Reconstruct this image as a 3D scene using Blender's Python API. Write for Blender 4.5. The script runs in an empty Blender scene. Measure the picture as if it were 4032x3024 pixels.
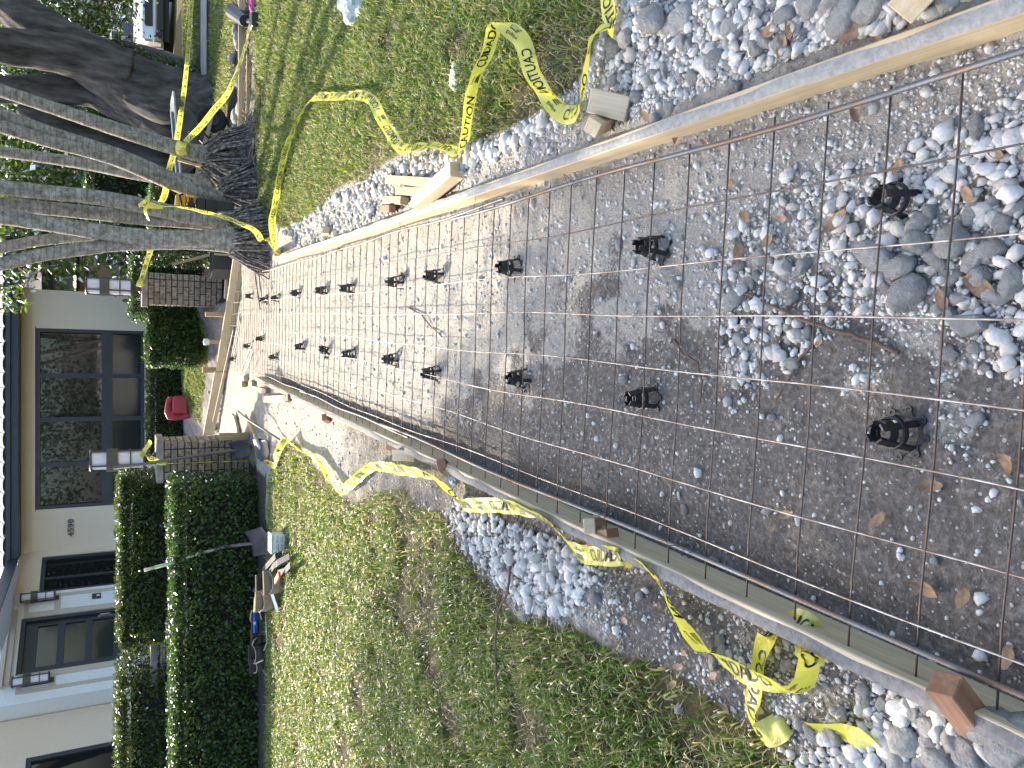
import bpy, bmesh, math, random
import numpy as np
from mathutils import Vector, Matrix, Quaternion
R = math.radians
rng = np.random.default_rng(7); random.seed(7)
scn = bpy.context.scene; COL = scn.collection

# ---------------------------------------------------------------- camera, sky, sun, exposure
CAM_H = 1.475; F = 2940.0
PITCH = math.atan(1549 / F); CP, SP = math.cos(PITCH), math.sin(PITCH)
EYE = Vector((0, 0, CAM_H))
cd = bpy.data.cameras.new('camera'); cam = bpy.data.objects.new('camera', cd); COL.objects.link(cam)
cd.sensor_width = 36; cd.lens = 36 * F / 4032; cd.clip_start = .02; cd.clip_end = 800
# the photograph was taken with the phone on its side: the place's "up" points to the picture's left
_fw = Vector((0, CP, -SP)); _dn = Vector((0, -SP, -CP)); _rt = Vector((1, 0, 0))
cam.matrix_world = Matrix(((_dn.x, _rt.x, -_fw.x, 0), (_dn.y, _rt.y, -_fw.y, 0), (_dn.z, _rt.z, -_fw.z, CAM_H), (0, 0, 0, 1)))
scn.camera = cam

SUN_AZ, SUN_EL = R(24), R(36)          # azimuth to the left of the camera's heading
SUN_DIR = Vector((-math.sin(SUN_AZ) * math.cos(SUN_EL), math.cos(SUN_AZ) * math.cos(SUN_EL), math.sin(SUN_EL)))
wd = bpy.data.worlds.new('World'); scn.world = wd; wd.use_nodes = True
_nt = wd.node_tree; _nt.nodes.clear()
_o = _nt.nodes.new('ShaderNodeOutputWorld'); _b = _nt.nodes.new('ShaderNodeBackground'); _s = _nt.nodes.new('ShaderNodeTexSky')
_s.sky_type = 'NISHITA'; _s.sun_disc = False; _s.sun_elevation = SUN_EL; _s.sun_rotation = -SUN_AZ
_s.air_density = 1.0; _s.dust_density = 3.0; _s.ozone_density = 1.0
_b.inputs['Strength'].default_value = .15
_nt.links.new(_s.outputs[0], _b.inputs[0]); _nt.links.new(_b.outputs[0], _o.inputs[0])
sd = bpy.data.lights.new('sun', 'SUN'); sd.energy = 3.0; sd.angle = R(.5); sd.color = (1, .91, .76)
sun = bpy.data.objects.new('sun', sd); COL.objects.link(sun); sun.rotation_euler = SUN_DIR.to_track_quat('Z', 'Y').to_euler()
scn.view_settings.view_transform = 'Standard'; scn.view_settings.look = 'None'
scn.view_settings.gamma = 1; scn.view_settings.use_curve_mapping = False
scn.view_settings.exposure = 2.0
scn.render.engine = 'CYCLES'
scn.cycles.max_bounces = 6; scn.cycles.diffuse_bounces = 3; scn.cycles.glossy_bounces = 3; scn.cycles.transmission_bounces = 4
scn.cycles.transparent_max_bounces = 6; scn.cycles.use_denoising = True; scn.cycles.caustics_reflective = False; scn.cycles.caustics_refractive = False

# ---------------------------------------------------------------- picture measurements -> places on the ground
def ray(xs, ys):
    a = (1512 - ys) / F; b = (xs - 2016) / F
    return Vector((a, CP - b * SP, -SP - b * CP))
def gp(xs, ys, z=.05):
    d = ray(xs, ys); return EYE + d * ((z - CAM_H) / d.z)
def dp(xs, ys, Y):
    d = ray(xs, ys); return EYE + d * (Y / d.y)
def pp(xs, ys, P0, n):
    d = ray(xs, ys); return EYE + d * ((Vector(P0) - EYE).dot(n) / d.dot(n))
D = 4032 / 2212
def gd(x, y, z=.05): return gp(x * D, y * D, z)
T = R(4.78); PX = Vector((math.cos(T), -math.sin(T), 0)); PY = Vector((math.sin(T), math.cos(T), 0))
def PF(x, y, z): return PX * x + PY * y + Vector((0, 0, z))
def toPF(X, Y): return X * math.cos(T) - Y * math.sin(T), X * math.sin(T) + Y * math.cos(T)

# ---------------------------------------------------------------- helpers
def vnoise(x, y, s=1.0, seed=0):
    x = np.asarray(x, float) * s; y = np.asarray(y, float) * s
    xi = np.floor(x).astype(np.int64); yi = np.floor(y).astype(np.int64); fx = x - xi; fy = y - yi
    fx = fx * fx * (3 - 2 * fx); fy = fy * fy * (3 - 2 * fy)
    def h(a, b):
        n = (a * 374761393 + b * 668265263 + seed * 982451653) & 0x7fffffff
        n = ((n ^ (n >> 13)) * 1274126177) & 0x7fffffff
        return ((n ^ (n >> 16)) & 0xffff) / 65535.0
    return (h(xi, yi) * (1 - fx) + h(xi + 1, yi) * fx) * (1 - fy) + (h(xi, yi + 1) * (1 - fx) + h(xi + 1, yi + 1) * fx) * fy
def fbm(x, y, s, o=3, seed=0):
    t = 0; a = 1; n = 0
    for i in range(o):
        t = t + a * vnoise(x, y, s, seed + i * 17); n += a; a *= .5; s *= 2.03
    return t / n
def sstep(a, b, x):
    t = np.clip((np.asarray(x, float) - a) / (b - a), 0, 1); return t * t * (3 - 2 * t)
def inpoly(X, Y, poly):
    X = np.asarray(X); Y = np.asarray(Y); c = np.zeros(X.shape, bool); n = len(poly); j = n - 1
    for i in range(n):
        xi, yi = poly[i][0], poly[i][1]; xj, yj = poly[j][0], poly[j][1]
        k = ((yi > Y) != (yj > Y)) & (X < (xj - xi) * (Y - yi) / (yj - yi + 1e-12) + xi); c ^= k; j = i
    return c

def set_props(o, label=None, cat=None, group=None, kind=None):
    if label: o['label'] = label
    if cat: o['category'] = cat
    if group: o['group'] = group
    if kind: o['kind'] = kind
    return o
def thing(name, label, cat, loc=(0, 0, 0), rotz=0, group=None):
    o = bpy.data.objects.new(name, None); o.empty_display_size = .1; COL.objects.link(o)
    o.location = loc; o.rotation_euler = (0, 0, rotz)
    return set_props(o, label, cat, group)
def rootloc(o):
    v = Vector((0, 0, 0))
    while o is not None: v += o.location; o = o.parent
    return v
def link(name, me, parent=None):
    o = bpy.data.objects.new(name, me); COL.objects.link(o)
    if parent is not None: o.parent = parent
    return o
def dup(root, loc, rot=None, label=None, group=None, scale=None):
    r = root.copy(); COL.objects.link(r); r.location = loc
    if rot is not None: r.rotation_euler = rot
    if scale is not None: r.scale = scale
    if label: r['label'] = label
    if group: r['group'] = group
    for ch in list(root.children):
        c = ch.copy(); COL.objects.link(c); c.parent = r
        for g in ch.children:
            d = g.copy(); COL.objects.link(d); d.parent = c
    return r

def fast_mesh(name, V, Fa, mat=None, smooth=False, attr=None):
    """V (N,3), Fa (M,k) all faces with the same corner count"""
    V = np.asarray(V, np.float32); Fa = np.asarray(Fa, np.int32)
    me = bpy.data.meshes.new(name); m, k = Fa.shape
    me.vertices.add(len(V)); me.vertices.foreach_set('co', V.ravel())
    me.loops.add(m * k); me.loops.foreach_set('vertex_index', Fa.ravel())
    me.polygons.add(m); me.polygons.foreach_set('loop_start', np.arange(0, m * k, k, dtype=np.int32))
    me.polygons.foreach_set('loop_total', np.full(m, k, np.int32))
    if smooth: me.polygons.foreach_set('use_smooth', np.ones(m, bool))
    if attr is not None:
        for an, av in attr.items():
            ca = me.color_attributes.new(an, 'FLOAT_COLOR', 'POINT'); ca.data.foreach_set('color', np.asarray(av, np.float32).ravel())
    me.update(calc_edges=True)
    if mat: me.materials.append(mat)
    return me

class MB:
    def __init__(s): s.v = []; s.f = []; s.mi = []; s.cur = 0
    def add(s, V, Fs):
        n = len(s.v); s.v += [tuple(p) for p in V]
        for f in Fs: s.f.append(tuple(i + n for i in f)); s.mi.append(s.cur)
        return s
    def hexa(s, P):
        return s.add(P, [(0, 3, 2, 1), (4, 5, 6, 7), (0, 1, 5, 4), (1, 2, 6, 5), (2, 3, 7, 6), (3, 0, 4, 7)])
    def box(s, c, d, M=None, taper=1.0):
        x, y, z = d[0] / 2, d[1] / 2, d[2] / 2; t = taper
        P = [Vector(p) for p in ((-x, -y, -z), (x, -y, -z), (x, y, -z), (-x, y, -z), (-x * t, -y * t, z), (x * t, -y * t, z), (x * t, y * t, z), (-x * t, y * t, z))]
        c = Vector(c)
        return s.hexa([(M @ p if M else p) + c for p in P])
    def bar(s, a, b, w, h, up=(0, 0, 1), point=0):
        """box from a to b; h along 'up'. point: length of a pointed tip at b"""
        a = Vector(a); b = Vector(b); d = (b - a).normalized(); u = Vector(up)
        sd_ = d.cross(u)
        if sd_.length < 1e-4: sd_ = d.cross(Vector((1, 0, 0)))
        sd_.normalize(); u = sd_.cross(d)
        x = sd_ * w / 2; z = u * h / 2; e = b - d * point
        s.hexa([a - x - z, a + x - z, a + x + z, a - x + z, e - x - z, e + x - z, e + x + z, e - x + z])
        if point:
            s.f.pop(len(s.f) - 5); s.mi.pop()
            n = len(s.v) - 8; k = len(s.v); s.v.append(tuple(b))
            for i in range(4): s.f.append((n + 4 + i, n + 4 + (i + 1) % 4, k)); s.mi.append(s.cur)
        return s
    def tube(s, pts, r, n=8, cap=True, flat=1.0, lobes=0):
        pts = [Vector(p) for p in pts]; m = len(pts)
        rs = r if isinstance(r, (list, tuple, np.ndarray)) else [r] * m
        V = []; Fs = []; ref = None
        for i, p in enumerate(pts):
            t = (pts[min(i + 1, m - 1)] - pts[max(i - 1, 0)])
            t = t.normalized() if t.length > 1e-9 else Vector((0, 0, 1))
            if ref is None: ref = t.orthogonal().normalized()
            ref = (ref - t * ref.dot(t))
            ref = ref.normalized() if ref.length > 1e-6 else t.orthogonal().normalized()
            bi = t.cross(ref)
            for k in range(n):
                a = 2 * math.pi * k / n
                rr_ = rs[i] * (1 + lobes * (math.cos(5 * a + i * .06) + .6 * math.cos(9 * a - i * .09) + .4 * math.cos(14 * a + i * .05))) if lobes else rs[i]
                V.append(p + ref * (math.cos(a) * rr_) + bi * (math.sin(a) * rr_ * flat))
        for i in range(m - 1):
            for k in range(n):
                Fs.append((i * n + k, i * n + (k + 1) % n, (i + 1) * n + (k + 1) % n, (i + 1) * n + k))
        if cap: Fs.append(tuple(range(n - 1, -1, -1))); Fs.append(tuple((m - 1) * n + k for k in range(n)))
        return s.add(V, Fs)
    def lathe(s, prof, n=16, c=(0, 0, 0), M=None, a0=0, a1=2 * math.pi):
        V = []; Fs = []; c = Vector(c); m = len(prof); full = abs(a1 - a0 - 2 * math.pi) < 1e-6; kk = n if full else n + 1
        for r, z in prof:
            for k in range(kk):
                a = a0 + (a1 - a0) * k / n; p = Vector((r * math.cos(a), r * math.sin(a), z)); V.append((M @ p if M else p) + c)
        for i in range(m - 1):
            for k in range(n):
                k2 = (k + 1) % kk; Fs.append((i * kk + k, i * kk + k2, (i + 1) * kk + k2, (i + 1) * kk + k))
        return s.add(V, Fs)
    def prism(s, poly, off, M=None):
        """poly: 3D points (planar), extruded by vector off"""
        P = [Vector(p) for p in poly]; n = len(P); Q = [p + Vector(off) for p in P]
        return s.add(P + Q, [tuple(range(n - 1, -1, -1)), tuple(range(n, 2 * n))] + [(i, (i + 1) % n, n + (i + 1) % n, n + i) for i in range(n)])
    def build(s, name, mat, parent=None, world=True, smooth=False, bevel=0, kind=None, label=None, fix=False):
        V = s.v
        if parent is not None and world:
            L = rootloc(parent); V = [(p[0] - L.x, p[1] - L.y, p[2] - L.z) for p in V]
        me = bpy.data.meshes.new(name); me.from_pydata(V, [], s.f)
        mats = mat if isinstance(mat, (list, tuple)) else [mat]
        for m in mats: me.materials.append(m)
        if len(mats) > 1: me.polygons.foreach_set('material_index', np.array(s.mi, np.int32))
        if bevel or fix:
            bm = bmesh.new(); bm.from_mesh(me)
            if fix: bmesh.ops.recalc_face_normals(bm, faces=bm.faces)
            if bevel:
                es = [e for e in bm.edges if len(e.link_faces) == 2 and e.calc_face_angle(0) > .5]
                bmesh.ops.bevel(bm, geom=es, offset=bevel, segments=1, affect='EDGES', profile=.5)
            bm.to_mesh(me); bm.free()
        if smooth: me.polygons.foreach_set('use_smooth', np.ones(len(me.polygons), bool))
        me.update()
        o = link(name, me, parent)
        if kind: o['kind'] = kind
        if label: o['label'] = label
        return o
def solo(mb, name, mat, label, cat, group=None, **k):
    o = mb.build(name, mat, **k); return set_props(o, label, cat, group)

# ---------------------------------------------------------------- materials
def nmat(name):
    m = bpy.data.materials.new(name); m.use_nodes = True; nt = m.node_tree; nt.nodes.clear()
    out = nt.nodes.new('ShaderNodeOutputMaterial'); return m, nt, out
def N(nt, t, **k):
    n = nt.nodes.new(t)
    for a, b in k.items(): setattr(n, a, b)
    return n
def rgba(c): return (c[0], c[1], c[2], 1)
def ramp(nt, fac, stops, interp='LINEAR'):
    r = N(nt, 'ShaderNodeValToRGB'); e = r.color_ramp.elements; r.color_ramp.interpolation = interp
    while len(e) < len(stops): e.new(.5)
    for i, (p, c) in enumerate(stops): e[i].position = p; e[i].color = rgba(c)
    nt.links.new(fac, r.inputs[0]); return r.outputs[0]
def noise(nt, vec, scale, detail=5, rough=.6, dist=0):
    n = N(nt, 'ShaderNodeTexNoise'); n.inputs['Scale'].default_value = scale; n.inputs['Detail'].default_value = detail
    n.inputs['Roughness'].default_value = rough; n.inputs['Distortion'].default_value = dist
    if vec is not None: nt.links.new(vec, n.inputs['Vector'])
    return n.outputs['Fac']
def mapping(nt, stretch=(1, 1, 1), coord='Object', rot=(0, 0, 0)):
    tc = N(nt, 'ShaderNodeTexCoord'); mp = N(nt, 'ShaderNodeMapping'); mp.inputs['Scale'].default_value = stretch; mp.inputs['Rotation'].default_value = rot
    nt.links.new(tc.outputs[coord], mp.inputs['Vector']); return mp.outputs[0]
def mixc(nt, fac, a, b, mode='MIX'):
    n = N(nt, 'ShaderNodeMix', data_type='RGBA', blend_type=mode)
    for sock, v in ((n.inputs[0], fac), (n.inputs[6], a), (n.inputs[7], b)):
        if hasattr(v, 'is_output'): nt.links.new(v, sock)
        elif isinstance(v, (tuple, list)): sock.default_value = rgba(v)
        else: sock.default_value = v
    return n.outputs[2]
def math_(nt, op, a, b=None):
    n = N(nt, 'ShaderNodeMath', operation=op)
    for i, v in enumerate((a, b)):
        if v is None: continue
        if hasattr(v, 'is_output'): nt.links.new(v, n.inputs[i])
        else: n.inputs[i].default_value = v
    return n.outputs[0]
def pbsdf(nt, out, col, rough=.7, metal=0, bump=None, bstr=.3, bdist=.01, spec=.5):
    p = N(nt, 'ShaderNodeBsdfPrincipled')
    if hasattr(col, 'is_output'): nt.links.new(col, p.inputs['Base Color'])
    else: p.inputs['Base Color'].default_value = rgba(col)
    if hasattr(rough, 'is_output'): nt.links.new(rough, p.inputs['Roughness'])
    else: p.inputs['Roughness'].default_value = rough
    p.inputs['Metallic'].default_value = metal; p.inputs['Specular IOR Level'].default_value = spec
    if bump is not None:
        b = N(nt, 'ShaderNodeBump'); b.inputs['Strength'].default_value = bstr; b.inputs['Distance'].default_value = bdist
        nt.links.new(bump, b.inputs['Height']); nt.links.new(b.outputs[0], p.inputs['Normal'])
    nt.links.new(p.outputs[0], out.inputs[0]); return p
def mat(name, c1, c2=None, scale=8, rough=.7, metal=0, bump=0, bscale=None, stretch=(1, 1, 1), coord='Object', spec=.5, orand=0, lo=.35, hi=.65, c3=None, bdist=.01):
    m, nt, out = nmat(name); vec = mapping(nt, stretch, coord)
    if c2 is None: c2 = tuple(x * .82 for x in c1)
    f = noise(nt, vec, scale)
    st = [(lo, c2), (hi, c1)] if c3 is None else [(lo, c2), ((lo + hi) / 2, c3), (hi, c1)]
    col = ramp(nt, f, st)
    if orand:
        oi = N(nt, 'ShaderNodeObjectInfo'); hs = N(nt, 'ShaderNodeHueSaturation')
        v = N(nt, 'ShaderNodeMapRange'); v.inputs[3].default_value = 1 - orand; v.inputs[4].default_value = 1 + orand
        nt.links.new(oi.outputs['Random'], v.inputs[0]); nt.links.new(v.outputs[0], hs.inputs['Value']); nt.links.new(col, hs.inputs['Color']); col = hs.outputs[0]
    bm_ = noise(nt, vec, bscale or scale * 4, 6) if bump else None
    pbsdf(nt, out, col, rough, metal, bm_, bump, bdist, spec); return m
def leafmat(name, cols, trans=.35, gloss=.12, rough=.35, dark=None):
    """cols: list of colours picked per leaf (island)"""
    m, nt, out = nmat(name); g = N(nt, 'ShaderNodeNewGeometry')
    n = len(cols); col = ramp(nt, g.outputs['Random Per Island'], [(i / max(n - 1, 1), c) for i, c in enumerate(cols)])
    d = N(nt, 'ShaderNodeBsdfDiffuse'); t = N(nt, 'ShaderNodeBsdfTranslucent'); gl = N(nt, 'ShaderNodeBsdfGlossy'); gl.inputs['Roughness'].default_value = rough
    hs = N(nt, 'ShaderNodeHueSaturation'); hs.inputs['Value'].default_value = 1.5; hs.inputs['Hue'].default_value = .485; hs.inputs['Saturation'].default_value = 1.1
    nt.links.new(col, d.inputs[0]); nt.links.new(col, hs.inputs['Color']); nt.links.new(hs.outputs[0], t.inputs[0])
    gl.inputs[0].default_value = (1, 1, 1, 1)
    a = N(nt, 'ShaderNodeMixShader'); a.inputs[0].default_value = trans; nt.links.new(d.outputs[0], a.inputs[1]); nt.links.new(t.outputs[0], a.inputs[2])
    b = N(nt, 'ShaderNodeMixShader'); fr = N(nt, 'ShaderNodeFresnel'); fr.inputs[0].default_value = 1.4
    nt.links.new(math_(nt, 'MULTIPLY', fr.outputs[0], gloss * 8), b.inputs[0]); nt.links.new(a.outputs[0], b.inputs[1]); nt.links.new(gl.outputs[0], b.inputs[2])
    nt.links.new(b.outputs[0], out.inputs[0]); return m
def woodmat(name, c1, c2, knots=True, grey=None, rough=.75):
    """grain along the object's local longest axis is chosen by 'Generated' stretch: here along world y/x mix -> uses UV-free noise stretched on x"""
    m, nt, out = nmat(name)
    tc = N(nt, 'ShaderNodeTexCoord'); at = N(nt, 'ShaderNodeAttribute', attribute_name='grain')
    vec = at.outputs['Vector']
    mp = N(nt, 'ShaderNodeMapping'); mp.inputs['Scale'].default_value = (1.2, 26, 26); nt.links.new(vec, mp.inputs[0])
    f = noise(nt, mp.outputs[0], 2.2, 6, .65, .6)
    col = ramp(nt, f, [(.3, c2), (.5, tuple((a + b) / 2 for a, b in zip(c1, c2))), (.68, c1)])
    f2 = noise(nt, vec, 6, 4)
    col = mixc(nt, math_(nt, 'MULTIPLY', ramp(nt, f2, [(.5, (0, 0, 0)), (.75, (1, 1, 1))]), .35), col, tuple(x * .62 for x in c2))
    oi = N(nt, 'ShaderNodeObjectInfo'); hs = N(nt, 'ShaderNodeHueSaturation')
    v = N(nt, 'ShaderNodeMapRange'); v.inputs[3].default_value = .85; v.inputs[4].default_value = 1.12
    nt.links.new(oi.outputs['Random'], v.inputs[0]); nt.links.new(v.outputs[0], hs.inputs['Value']); nt.links.new(col, hs.inputs['Color'])
    pbsdf(nt, out, hs.outputs[0], rough, 0, f, .25, .002); return m
def grain(o, a, b):
    """stores coordinates along (x) and across (y,z) the board for the wood grain"""
    a = Vector(a); b = Vector(b); d = (b - a).normalized(); u = d.orthogonal().normalized(); w = d.cross(u)
    me = o.data; at = me.attributes.new('grain', 'FLOAT_VECTOR', 'POINT'); s = random.random() * 20
    at.data.foreach_set('vector', np.array([((v.co).dot(d) + s, v.co.dot(u) + s * .3, v.co.dot(w)) for v in me.vertices], np.float32).ravel()); return o
# ================================================================= GROUND
WL, WR = -.659, .573              # inner faces of the two form boards (path frame)
BT = .0381; BOARD_TOP = .10
END_L, END_R = 8.85, 7.5
# cross form at the far end of the walk (world xy line)
CF_A = Vector((1.75, 10.13, 0)); CF_B = Vector((-.84, 13.4, 0))
def cross_side(X, Y):             # >0: near side of the cross form (the walk bed)
    d = (CF_B - CF_A); return (np.asarray(Y) - CF_A.y) * d.x - (np.asarray(X) - CF_A.x) * d.y
LAWN_L = [gd(*p)[:2] for p in [(577, 1560), (578, 1300), (581, 1050), (600, 965), (642, 955), (690, 1020), (770, 1090), (800, 1070), (872, 1052), (905, 1092), (960, 1112),
          (1000, 1190), (1062, 1262), (1125, 1330), (1200, 1335), (1262, 1352), (1350, 1410), (1450, 1440), (1530, 1500), (1600, 1560), (1660, 1590), (1750, 1659), (1900, 1900), (900, 2600), (577, 2400)]]
LAWN_R = [gd(*p)[:2] for p in [(567, 470), (560, 330), (553, 200), (548, 60), (548, -500), (900, -900), (1500, -300), (1360, -40), (1330, 30), (1305, 75), (1275, 130), (1240, 190), (1180, 232), (1100, 275), (1030, 312),
          (960, 318), (900, 318), (850, 340), (790, 392), (735, 400), (700, 440), (650, 478), (610, 492)]]
LAWN_S = [gd(*p)[:2] for p in [(506, -300), (508, 60), (505, 190), (480, 290), (468, 330), (452, 320), (455, 150), (455, -300)]]
LAWN_T = [gd(*p)[:2] for p in [(430, -300), (432, 90), (424, 150), (400, 150), (398, 60), (396, -300)]]
def hfun(X, Y):
    X = np.asarray(X, float); Y = np.asarray(Y, float); px, py = toPF(X, Y)
    n1 = fbm(X, Y, 3, 3, 1) - .5; n2 = fbm(X, Y, 14, 3, 5) - .5; n3 = fbm(X, Y, 45, 2, 9) - .5
    inl = sstep(WL - .03, WL - .012, px); inr = 1 - sstep(WR + .012, WR + .03, px)
    inl = inl * (1 - sstep(END_L, END_L + .5, py)) + sstep(END_L, END_L + .5, py) * sstep(-1.7, -1.0, X + (Y - 9) * .0)
    inr = inr * (1 - sstep(END_R, END_R + .6, py)) + sstep(END_R, END_R + .6, py) * (1 - sstep(1.2, 1.7, X))
    bed = inl * inr * sstep(-.25, .05, cross_side(X, Y))
    zb = .002 + .014 * n1 + .020 * n2 + (.012 + .010 * sstep(2.2, 4.5, py)) * n3
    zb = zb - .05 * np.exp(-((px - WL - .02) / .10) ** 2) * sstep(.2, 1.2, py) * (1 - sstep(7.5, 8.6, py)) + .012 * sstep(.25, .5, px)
    zo = .052 + .03 * n1 + .022 * n2 + .010 * n3
    zo = zo + .03 * np.exp(-((px - 1.05) / .3) ** 2) * (1 - sstep(1.6, 2.6, py)) + .05 * np.exp(-((X + 1.15) / .35) ** 2 - ((Y - 2.3) / .45) ** 2)
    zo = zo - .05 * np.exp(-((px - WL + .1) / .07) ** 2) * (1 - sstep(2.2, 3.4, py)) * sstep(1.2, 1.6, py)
    z = bed * zb + (1 - bed) * zo
    rise = .35 * sstep(10.6, 12.0, Y) * (1 - sstep(.9, 1.5, X - (Y - 12) * .35)) * np.clip((-cross_side(X, Y) / 4.17 - .04) / 1.1, 0, 1)
    far = sstep(16, 30, Y) * .0
    z = z + rise + far
    # root mound and mulch bed at the palms
    z = z + .20 * np.exp(-((X - 2.55) / .62) ** 2 - ((Y - 9.75) / .45) ** 2) + .12 * np.exp(-((X - 1.5) / .35) ** 2 - ((Y - 8.75) / .3) ** 2)
    near = 1 - sstep(20, 40, np.hypot(X, Y))
    return z * near + (1 - near) * .03
def hz(x, y): return float(hfun(np.array([x]), np.array([y]))[0])
def on_ground(xs, ys, up=0.0):
    p = gp(xs, ys, .04)
    for _ in range(4): p = gp(xs, ys, hz(p.x, p.y) + up)
    return p
def gD(x, y, up=0.0): return on_ground(x * D, y * D, up)

_ax = np.concatenate([[-260, -120, -60, -35, -22, -15, -11, -8, -6.4, -5.2, -4.5], np.arange(-4, -1.001, .045), np.arange(-1, .95, .02), np.arange(.95, 4.6, .045), [4.8, 5.2, 5.8, 6.6, 7.6, 9, 11, 14, 18, 24, 34, 60, 120, 260]])
_ay = np.concatenate([[-120, -50, -20, -8, -3, -1, -.2], np.arange(.2, 3.4, .02), np.arange(3.4, 9.2, .036), np.arange(9.2, 15, .085), [15.5, 16.2, 17, 18, 19.5, 21, 23, 26, 30, 36, 45, 60, 90, 150, 300]])
_gx, _gy = np.meshgrid(_ax, _ay); _cx = _gx.ravel(); _cy = _gy.ravel()
_X = _cx * math.cos(T) + _cy * math.sin(T); _Y = -_cx * math.sin(T) + _cy * math.cos(T)
_Z = hfun(_X, _Y)
nx = len(_ax); ny = len(_ay)
_i = (np.arange(ny - 1)[:, None] * nx + np.arange(nx - 1)[None, :]).ravel()
_q = np.stack([_i, _i + 1, _i + 1 + nx, _i + nx], 1)
def limerock(X, Y):
    px, py = toPF(X, Y); n = fbm(X, Y, 2.4, 4, 21) - .5; n2 = fbm(X, Y, 9, 3, 31) - .5
    inbed = (px > WL - .01) & (px < WR + .02)
    edge = -.04 + .08 * sstep(1.2, 2.2, py) - .42 * sstep(1.9, 3.6, py) - .5 * sstep(3.2, 4.2, py)
    L = sstep(-.14, .18, px - edge + .75 * n + .6 * n2) * .88 + .22 * sstep(.9, 2.0, py) + .35 * n2
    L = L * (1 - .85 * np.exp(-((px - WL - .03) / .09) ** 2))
    Lo = np.where(px > 0, .80 + .5 * n, .28 + .75 * n + .5 * n2 + .6 * sstep(4.4, 6.0, py))
    Lo = Lo + .7 * np.exp(-((X + 1.12) / .32) ** 2 - ((Y - 2.35) / .38) ** 2)
    L = np.where(inbed, L, Lo)
    L = np.where((py > 8.0), np.where(cross_side(X, Y) > 0, .82, .5) + .8 * n + .4 * n2, L)
    return np.clip(L, 0, 1)
def lawn_mask(X, Y):
    m = np.zeros(np.shape(X), bool)
    for P in (LAWN_L, LAWN_R, LAWN_S, LAWN_T): m |= inpoly(X, Y, P)
    return m
_L = limerock(_X, _Y); _G = lawn_mask(_X, _Y).astype(float)
_G = np.where((_Y > 17) | (np.abs(_X) > 8), 1.0, _G)
_B = ((_X > 1.2) & (_Y > 8.45) & (_Y < 17) & (_G < .5) & (cross_side(_X, _Y) < .0)) * 1.0
_B = np.maximum(_B, np.exp(-((_X - 2.3) / .9) ** 2 - ((_Y - 9.3) / .55) ** 2) * (1 - _G))
_B = np.maximum(_B, ((_X < -1.0) & (_Y > 8.45)) * .9)
_dirt_strip = (_X > 2.6) & (_Y > 9.2) & (_Y < 10.7)
_B = np.where(_dirt_strip, .55 * fbm(_X, _Y, 4, 3, 3) + .2, _B); _L = np.where(_dirt_strip, .6, _L)
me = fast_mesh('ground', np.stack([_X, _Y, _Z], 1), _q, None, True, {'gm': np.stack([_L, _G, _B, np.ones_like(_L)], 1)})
ground = link('ground', me); ground['kind'] = 'structure'

def ground_material():
    m, nt, out = nmat('dirt_and_limerock')
    geo = N(nt, 'ShaderNodeNewGeometry'); P = geo.outputs['Position']
    at = N(nt, 'ShaderNodeAttribute', attribute_name='gm'); sp = N(nt, 'ShaderNodeSeparateColor'); nt.links.new(at.outputs['Color'], sp.inputs[0])
    n1 = noise(nt, P, 9, 8, .65); n2 = noise(nt, P, 60, 6, .7); n3 = noise(nt, P, 220, 3, .6)
    soil = ramp(nt, n1, [(.3, (.15, .13, .11)), (.5, (.205, .18, .155)), (.7, (.27, .245, .21))])
    soil = mixc(nt, .6, soil, ramp(nt, n2, [(.32, (.07, .06, .05)), (.5, (.20, .178, .152)), (.66, (.42, .39, .345))]))
    rock = ramp(nt, n1, [(.3, (.41, .37, .31)), (.7, (.60, .555, .475))])
    rock = mixc(nt, .5, rock, ramp(nt, n2, [(.32, (.22, .19, .15)), (.5, (.45, .41, .35)), (.68, (.66, .61, .53))]))
    # limerock fraction broken up by noise
    fac = math_(nt, 'ADD', sp.outputs[0], math_(nt, 'MULTIPLY', math_(nt, 'SUBTRACT', n2, .5), 1.1))
    fac = ramp(nt, fac, [(.30, (0, 0, 0)), (.70, (1, 1, 1))])
    col = mixc(nt, fac, soil, rock)
    # fine pale grit
    v = N(nt, 'ShaderNodeTexVoronoi'); v.inputs['Scale'].default_value = 95; nt.links.new(P, v.inputs['Vector'])
    vs = N(nt, 'ShaderNodeSeparateColor'); nt.links.new(v.outputs['Color'], vs.inputs[0])
    dot = math_(nt, 'LESS_THAN', v.outputs['Distance'], math_(nt, 'MULTIPLY', vs.outputs[0], .42))
    keep = math_(nt, 'GREATER_THAN', math_(nt, 'ADD', vs.outputs[1], math_(nt, 'MULTIPLY', sp.outputs[0], .5)), .74)
    dot = math_(nt, 'MULTIPLY', dot, keep)
    col = mixc(nt, math_(nt, 'MULTIPLY', dot, .8), col, (.66, .63, .56))
    thatch = ramp(nt, n2, [(.3, (.05, .047, .02)), (.55, (.13, .115, .05)), (.75, (.26, .22, .12))])
    col = mixc(nt, sp.outputs[1], col, thatch)
    mulch = ramp(nt, n2, [(.3, (.018, .013, .01)), (.6, (.07, .052, .038)), (.8, (.16, .125, .09))])
    col = mixc(nt, sp.outputs[2], col, mulch)
    hgt = math_(nt, 'ADD', math_(nt, 'MULTIPLY', n2, .6), math_(nt, 'ADD', math_(nt, 'MULTIPLY', n3, .25), math_(nt, 'MULTIPLY', dot, .25)))
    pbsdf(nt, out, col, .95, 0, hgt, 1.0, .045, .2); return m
me.materials.append(ground_material())

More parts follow.
